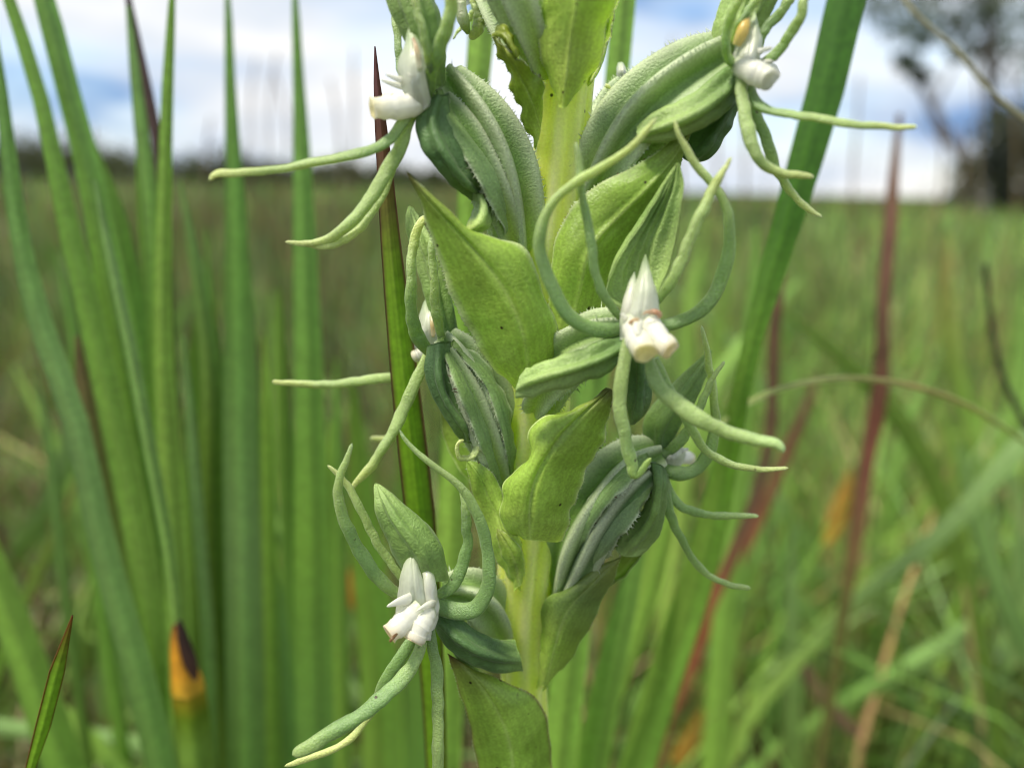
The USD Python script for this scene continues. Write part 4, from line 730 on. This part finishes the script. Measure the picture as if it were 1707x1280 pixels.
F.sepal('lateral_sepal', [(1034, 556, -13), (990, 572, -14), (945, 592, -14), (900, 606, -14), (876, 612, -14)], [(1044, 575, -15), (1000, 598, -17), (955, 614, -17.5), (900, 630, -17), (860, 648, -15)], [(1042, 595, -13), (1010, 622, -14), (960, 642, -14), (905, 656, -14), (862, 666, -14)], col=(C_SEPD, C_SEP, C_SEPL, lin(170, 196, 120)), ribs=3, rib_amp=.45, wave=.3)
F.sepal('lateral_sepal', [(1052, 590, -11), (1050, 640, -11), (1050, 690, -11)], [(1068, 590, -13), (1068, 645, -13), (1062, 690, -13), (1052, 708, -11)], [(1082, 590, -11), (1084, 640, -11), (1076, 690, -11)], col=(C_SEPD, C_SEPD, C_SEP), ribs=2, n=30, m=19)
F.ovary([(1040, 550, -11, 60), (1000, 562, -10, 76), (950, 592, -8, 80), (910, 640, -5, 70), (892, 690, -2, 56)], ribs=6, amp=.30, twist=.8, fringe=(.6, .4), col=(C_OVA, lin(160, 186, 110), C_STEM))
F.lip((1046, 566, -16, 20), (1038, 610, -17, 24), (1034, 660, -17.5, 25), (1042, 720, -17.5, 24), (1050, 770, -17, 22), (1058, 792, -17, 18), (1070, 782, -16.5, 18), (1084, 762, -16, 10), col=(C_TH2, C_TH2, lin(150, 182, 110), lin(150, 186, 84)))
F.lip((1080, 595, -18, 18), (1092, 632, -20, 28), (1122, 666, -21, 32), (1170, 700, -22, 30), (1220, 722, -23, 27), (1265, 736, -24, 23), (1298, 743, -24.5, 18), (1306, 754, -24.5, 8), col=(C_TH, C_TH2, C_TH2, lin(152, 184, 112)))
F.lip((1092, 598, -16, 14), (1112, 640, -16, 16), (1140, 692, -16, 17), (1168, 738, -16, 16), (1208, 770, -16, 14), (1258, 782, -16, 12), (1316, 780, -16, 6), col=(C_TH, C_TH, C_TH2, C_TH3))

# ---- F4, left of the stem behind the maroon edged blade
F = Flower('left middle flower half hidden by a grass blade', [(700, 590, 5), (696, 555, 4), (698, 530, 4), (708, 500, 5)], [(712, 585, 3), (712, 555, 1), (714, 528, 2), (710, 500, 5)], [(728, 575, 5), (730, 550, 4), (726, 525, 4), (712, 500, 5)], seed=8)
F.arm((700, 585, 5, 24), (685, 586, 5, 26), (665, 584, 6, 24), (652, 584, 6, 24)); F.arm((710, 585, 3, 22), (696, 592, 3, 22), (690, 595, 3, 22))
F.anther((722, 560, 1, 6), (722, 542, 0, 10), (718, 526, 1, 5), col=(lin(236, 206, 150), lin(232, 190, 120), C_WG))
F.petal((716, 586, -1, 20), (700, 566, -2, 26), (687, 525, -3, 24), (684, 460, -3, 20), (692, 400, -2, 17), (704, 372, -2, 15), (712, 360, -1, 13))
F.petal((736, 560, -2, 16), (728, 520, -3, 18), (723, 460, -3, 16), (722, 400, -3, 13), (722, 370, -3, 8), col=(C_TH, C_TH2, lin(150, 180, 110)))
F.sepal('dorsal_sepal', [(735, 570, 4), (705, 480, 5), (680, 410, 6), (674, 375, 6), (682, 345, 6)], [(745, 565, 1), (728, 490, 2), (712, 425, 3), (696, 380, 4), (683, 345, 6)], [(766, 560, 4), (756, 500, 4), (735, 430, 4), (705, 385, 5), (690, 347, 6)], col=(C_SEPD, C_SEP, C_SEPL, C_SEPL), ribs=3)
F.lip((702, 600, 8, 18), (680, 618, 9, 17), (650, 628, 9, 16), (600, 636, 9, 16), (550, 640, 9, 15), (500, 640, 9, 13), (452, 637, 9, 8), col=(C_TH2, C_TH2, C_TH2, C_TH3))
F.lip((712, 590, 1, 16), (692, 640, 0, 22), (665, 700, -1, 22), (630, 760, -2, 18), (605, 794, -2, 14), (584, 814, -2, 7), col=(C_TH2, C_TH2, C_TH2, C_TH3))
F.lip((700, 690, 12, 12), (660, 722, 12, 13), (640, 732, 12, 12), (616, 730, 12, 9), col=(C_TH3, C_TH3))
F.sepal('lateral_sepal', [(712, 580, -2), (708, 620, -3), (726, 670, -4), (752, 712, -4), (772, 738, -4)], [(732, 572, -5), (732, 630, -7), (752, 680, -7.5), (776, 715, -7), (780, 738, -5)], [(752, 570, -2), (756, 630, -3), (772, 680, -4), (792, 720, -4), (792, 742, -4)], col=(C_SEPD, C_SEPD, C_SEP), ribs=3)
F.thread('lateral_sepal_tip', [(790, 720, -5, 16), (796, 742, -6, 14), (788, 760, -7, 12), (773, 764, -7.5, 11), (761, 752, -8, 11), (764, 738, -8, 10), (774, 733, -7.5, 7)], col=(C_TH2, C_TH3))
F.ovary([(738, 565, 0, 44), (765, 600, -1, 70), (795, 655, -1, 88), (818, 715, 0, 84), (836, 780, 3, 60), (856, 850, 6, 40)], ribs=6, amp=.30, twist=.6)
F.ovary([(742, 585, -4, 22), (770, 640, -5, 38), (795, 700, -5, 44), (820, 765, -4, 38), (838, 820, -2, 24)], ribs=3, amp=.30, twist=.4, sides=42)

F.wing([(742, 590, -5), (756, 640, -8), (776, 686, -8), (800, 745, -7), (834, 826, -3)], [(745, 588, -5), (770, 640, -7), (792, 688, -7), (814, 748, -6), (838, 824, -3)], [(750, 582, -3), (786, 640, -4), (810, 690, -4), (829, 750, -3.5), (842, 820, -2)], fringe=(.55, 0))
F.wing([(748, 578, -3), (794, 622, -5), (820, 672, -5.5), (838, 730, -5), (850, 800, -2)], [(752, 572, -3), (802, 616, -4.5), (830, 666, -5), (846, 726, -4.5), (854, 800, -2)], [(758, 564, -2), (812, 608, -2.5), (842, 660, -3), (856, 720, -3), (858, 800, -1)], fringe=(.55, .3))

# ---- F5, bottom left, facing left
F = Flower('bottom left flower with browned lip ends', [(660, 1022, -13.5), (663, 990, -14), (668, 960, -14), (675, 935, -13), (684, 908, -12)], [(690, 1015, -15), (690, 985, -15.6), (688, 955, -15), (687, 930, -13.8), (685, 908, -12)], [(724, 1022, -13.5), (714, 990, -14), (702, 958, -14), (694, 930, -13), (686, 908, -12)],
           extra=[([(706, 1030, -14), (708, 995, -14.5), (706, 965, -14), (704, 945, -12)], [(716, 1030, -14.7), (718, 995, -15.1), (714, 962, -14.6), (706, 940, -12)], [(728, 1020, -13), (728, 990, -14), (722, 960, -13), (712, 942, -12)])], seed=9)
F.arm((700, 1012, -16, 32), (684, 1026, -17, 38), (664, 1044, -18.5, 38), (650, 1056, -19.5, 38), cup=lin(240, 206, 150))
F.arm((714, 1018, -15, 32), (706, 1034, -17, 38), (694, 1056, -18, 42), (688, 1068, -18.5, 42), cup=lin(240, 210, 160))
F.arm((722, 1016, -13, 24), (716, 1035, -14, 28), (708, 1052, -15, 30), (704, 1062, -15.5, 30), cup=C_W)
F.tooth((682, 998, -16, 22), (664, 1003, -17.5, 15), (644, 1011, -18.5, 3)); F.tooth((722, 1006, -15, 18), (708, 1010, -17, 12), (694, 1019, -18, 3)); F.tooth((722, 1000, -14, 18), (726, 1015, -15, 14), (724, 1028, -15.5, 4))
F.anther((662, 1056, -20.2, 4), (652, 1066, -21, 6), (650, 1070, -21, 4), col=(lin(90, 60, 40), lin(110, 70, 40)))
F.petal((672, 994, -12, 20), (640, 972, -13, 24), (606, 930, -14, 24), (578, 880, -15, 22), (564, 840, -15, 19), (566, 805, -15, 15), (578, 770, -15, 12), (589, 738, -15, 5), col=(C_TH2, C_TH, C_TH, C_TH2, lin(150, 182, 110)))
F.petal((672, 965, -9, 14), (645, 930, -9, 16), (622, 890, -9, 17), (600, 845, -9, 15), (576, 806, -9, 12), (560, 788, -9, 9), (545, 775, -9, 4), col=(C_TH2, C_TH2, C_TH2, C_TH3))
F.petal((730, 992, -12, 18), (752, 978, -12, 22), (770, 945, -12, 22), (778, 900, -12, 20), (775, 850, -11.5, 16), (772, 815, -11, 10), col=(C_TH, C_TH, C_TH, C_TH2))
F.petal((728, 1010, -12, 30), (760, 1018, -13, 32), (790, 1015, -13.5, 32), (812, 985, -14, 28), (814, 935, -14, 25), (800, 870, -14, 23), (775, 822, -14, 19), (735, 785, -14, 15), (700, 758, -14, 12), (678, 735, -14, 9), (666, 714, -14, 4), col=(C_TH, C_TH, C_TH, C_TH2, lin(156, 184, 116)))
F.sepal('dorsal_sepal', [(690, 975, -10), (660, 942, -10), (638, 890, -10), (624, 840, -10), (626, 805, -10)], [(716, 968, -13), (700, 920, -14.5), (670, 880, -14), (645, 840, -12.5), (627, 805, -10)], [(750, 968, -9), (742, 920, -9.5), (712, 868, -9.5), (660, 832, -9.5), (630, 806, -10)], col=(C_SEPL, C_SEP, C_SEP, C_SEPL), ribs=3, groove=.3, fringe=(0, .25, .4))
F.lip((702, 1070, -16, 20), (692, 1100, -18, 24), (664, 1138, -20, 27), (620, 1178, -22, 28), (560, 1218, -23.5, 27), (510, 1245, -24.5, 25), (488, 1257, -25, 20), col=(C_TH2, C_TH, C_TH, C_TH2))
F.lip((690, 1060, -14, 18), (664, 1098, -15, 22), (640, 1140, -15, 21), (622, 1180, -15, 15), (592, 1222, -16, 13), (545, 1252, -17, 13), (500, 1268, -18, 11), (474, 1276, -18, 6), col=(C_TH, C_TH, C_TH3, C_TH3))
F.lip((716, 1050, -15, 18), (724, 1100, -16, 22), (731, 1160, -17, 24), (732, 1220, -18, 22), (730, 1270, -18, 20), (722, 1340, -18, 14), col=(C_TH, C_TH2, C_TH2))
F.sepal('lateral_sepal', [(732, 1010, -9), (770, 1028, -10), (800, 1052, -10), (832, 1062, -9), (858, 1066, -8)], [(728, 1032, -12), (762, 1062, -14), (800, 1086, -14), (836, 1096, -12), (868, 1100, -10)], [(724, 1042, -9), (748, 1080, -10), (790, 1108, -10), (835, 1120, -9), (872, 1118, -8)], col=(C_SEPD, C_SEPD, C_SEPD, C_SEP), ribs=3, rib_amp=.4)
F.sepal('lateral_sepal', [(745, 1070, -7), (760, 1090, -7), (780, 1112, -7)], [(756, 1076, -8), (775, 1105, -9), (788, 1124, -8), (800, 1140, -7)], [(775, 1080, -7), (790, 1100, -7), (800, 1120, -7)], col=(C_SEPD, C_SEP, C_BR2), ribs=1, n=24, m=13)
F.ovary([(740, 985, -6, 40), (775, 985, -6, 64), (806, 1005, -4, 72), (830, 1045, 0, 60), (858, 1105, 6, 40)], ribs=5, amp=.30, twist=.6, fringe=(.6, .4), col=(C_OVA, lin(172, 196, 130), C_STEM))

# ---- F6, right of the stem, lower, turned away
F = Flower('lower right flower turned away from the camera', [(1100, 772, 4), (1104, 758, 3), (1112, 745, 4), (1120, 732, 5)], [(1116, 775, 2), (1120, 760, 0), (1126, 745, 2), (1124, 732, 5)], [(1136, 775, 4), (1142, 762, 4), (1140, 748, 4), (1128, 732, 5)], seed=11)
F.arm((1116, 770, 4, 22), (1126, 766, 6, 24), (1140, 762, 8, 24), (1150, 764, 10, 24)); F.tooth((1124, 760, 2, 12), (1136, 752, 2, 9), (1148, 748, 3, 3))
F.petal((1094, 764, 1, 18), (1124, 744, 0, 20), (1148, 712, -1, 18), (1170, 670, -1, 14), (1186, 632, -1, 10), (1208, 602, -1, 5), col=(C_TH, C_TH, C_TH2))
F.petal((1106, 782, 1, 20), (1135, 790, 0, 26), (1165, 778, 0, 25), (1185, 740, 0, 21), (1192, 690, 0, 16), (1186, 630, 0, 14), (1178, 585, 0, 11), (1171, 544, 0, 5), col=(C_TH, C_TH, C_TH2, C_TH2))
F.sepal('dorsal_sepal', [(1085, 760, 4), (1070, 720, 4), (1080, 680, 4), (1120, 640, 4), (1160, 605, 4), (1186, 583, 4)], [(1100, 755, 1), (1102, 710, 0), (1130, 668, 0), (1155, 632, 2), (1186, 583, 4)], [(1112, 750, 4), (1136, 712, 4), (1160, 672, 4), (1178, 630, 4), (1186, 583, 4)], col=(C_SEPD, C_SEP, C_SEP, C_SEPL), ribs=3)
F.lip((1106, 790, 1, 16), (1116, 820, 0, 17), (1140, 845, -1, 16), (1180, 858, -1, 14), (1225, 861, -1, 12), (1266, 859, -1, 7), col=(C_TH, C_TH, C_TH2))
F.lip((1106, 790, -1, 16), (1114, 840, -2, 18), (1132, 890, -2, 16), (1160, 938, -2, 14), (1195, 966, -2, 12), (1230, 978, -2, 10), (1252, 981, -2, 7), col=(C_TH, C_TH, C_TH2))
F.sepal('lateral_sepal', [(1080, 770, -2), (1082, 815, -3), (1070, 855, -3), (1040, 885, -3), (1026, 910, -3)], [(1094, 772, -5), (1096, 825, -6), (1084, 870, -6), (1060, 900, -5), (1040, 925, -4)], [(1108, 785, -2), (1108, 835, -3), (1098, 880, -3), (1086, 905, -3), (1072, 922, -3)], col=(C_SEPD, C_SEP, C_SEP, C_SEPL), ribs=2)
F.ovary([(1098, 758, 1, 50), (1060, 775, 0, 80), (1018, 815, -1, 98), (980, 865, -2, 104), (952, 925, 0, 92), (925, 1000, 4, 58), (895, 1070, 8, 40)], ribs=6, amp=.30, twist=-.7)
F.ovary([(1085, 790, -4, 24), (1045, 825, -5, 46), (1005, 880, -5, 50), (970, 940, -4, 42), (940, 1000, -2, 26)], ribs=3, amp=.30, twist=-.4, sides=42, col=(C_SEPD, C_SEPD, C_SEP))

F.wing([(1078, 752, -3), (1020, 790, -4), (978, 840, -5), (952, 890, -4.5), (934, 955, -2)], [(1082, 764, -4), (1034, 799, -6), (998, 840, -7), (970, 884, -6), (948, 950, -3)], [(1086, 776, -5), (1048, 808, -7.5), (1016, 840, -8.5), (988, 878, -7), (962, 942, -3)], fringe=(0, .6))
F.wing([(1086, 790, -3), (1046, 828, -5), (1010, 870, -6), (986, 915, -5), (972, 965, -2)], [(1088, 796, -4), (1058, 838, -6), (1026, 878, -7), (1000, 920, -6), (982, 968, -2)], [(1090, 802, -4), (1070, 846, -6), (1042, 886, -7), (1014, 925, -5), (992, 970, -2)], fringe=(0, .6), col=(C_SEP, lin(138, 166, 116), C_SEPL))

# ---- F7, beyond the stem at the top left, mostly out of the picture
F = Flower('soft flower beyond the stem at the top, mostly cut off', [(778, 10, 16), (770, -10, 16), (766, -40, 16)], [(790, 5, 15), (784, -15, 14), (778, -42, 16)], [(800, 10, 16), (800, -10, 16), (790, -42, 16)], seed=14)
F.lip((790, 0, 14, 22), (800, 25, 13, 22), (796, 48, 12, 22), (780, 62, 12, 16), col=(C_TH2, C_TH3))
F.sepal('lateral_sepal', [(752, -30, 12), (754, 5, 12), (760, 35, 12), (775, 55, 12)], [(768, -30, 10), (768, 5, 10), (772, 32, 10), (780, 57, 11)], [(778, -30, 12), (780, 5, 12), (784, 30, 12), (784, 55, 12)], col=(C_SEPL, C_W, C_BR), ribs=1, n=24, m=13)
F.lip((790, 20, 15, 14), (770, 45, 15, 10), (755, 66, 15, 5), col=(C_TH2, C_TH2))
F.ovary([(800, -30, 14, 40), (840, 20, 10, 60), (880, 90, 6, 60), (920, 170, 3, 44)], ribs=5, amp=.30)
# pale ribbed ovary of the next flower up, left of the top bract
F = Flower('uppermost flower whose ovary shows beside the top bract', [(780, -190, -4), (775, -215, -4), (780, -240, -4)], [(795, -190, -6), (792, -215, -7), (788, -240, -4)], [(810, -190, -4), (808, -215, -4), (796, -240, -4)], seed=15)
F.ovary([(800, -180, -6, 60), (838, -90, -6, 84), (868, -10, -5, 86), (894, 60, -4, 66), (918, 130, -1, 44)], ribs=6, amp=.30, twist=.5, fringe=(.55, .4), col=(lin(170, 190, 140), lin(170, 192, 134), C_STEM))
# ovary behind, right of the stem
F = Flower('flower hidden behind the stem on the right', [(1030, 135, 18), (1028, 120, 18), (1030, 105, 18)], [(1036, 135, 17), (1036, 120, 16), (1034, 105, 18)], [(1044, 135, 18), (1044, 120, 18), (1038, 105, 18)], seed=16)
F.ovary([(1040, 150, 16, 40), (1012, 190, 12, 60), (990, 250, 8, 66), (970, 320, 4, 50)], ribs=5, amp=.30, twist=-.6)
F.lip((1036, 170, 14, 12), (1024, 160, 13, 12), (1014, 146, 12, 9), (1010, 138, 12, 4), col=(C_TH3, C_TH3))
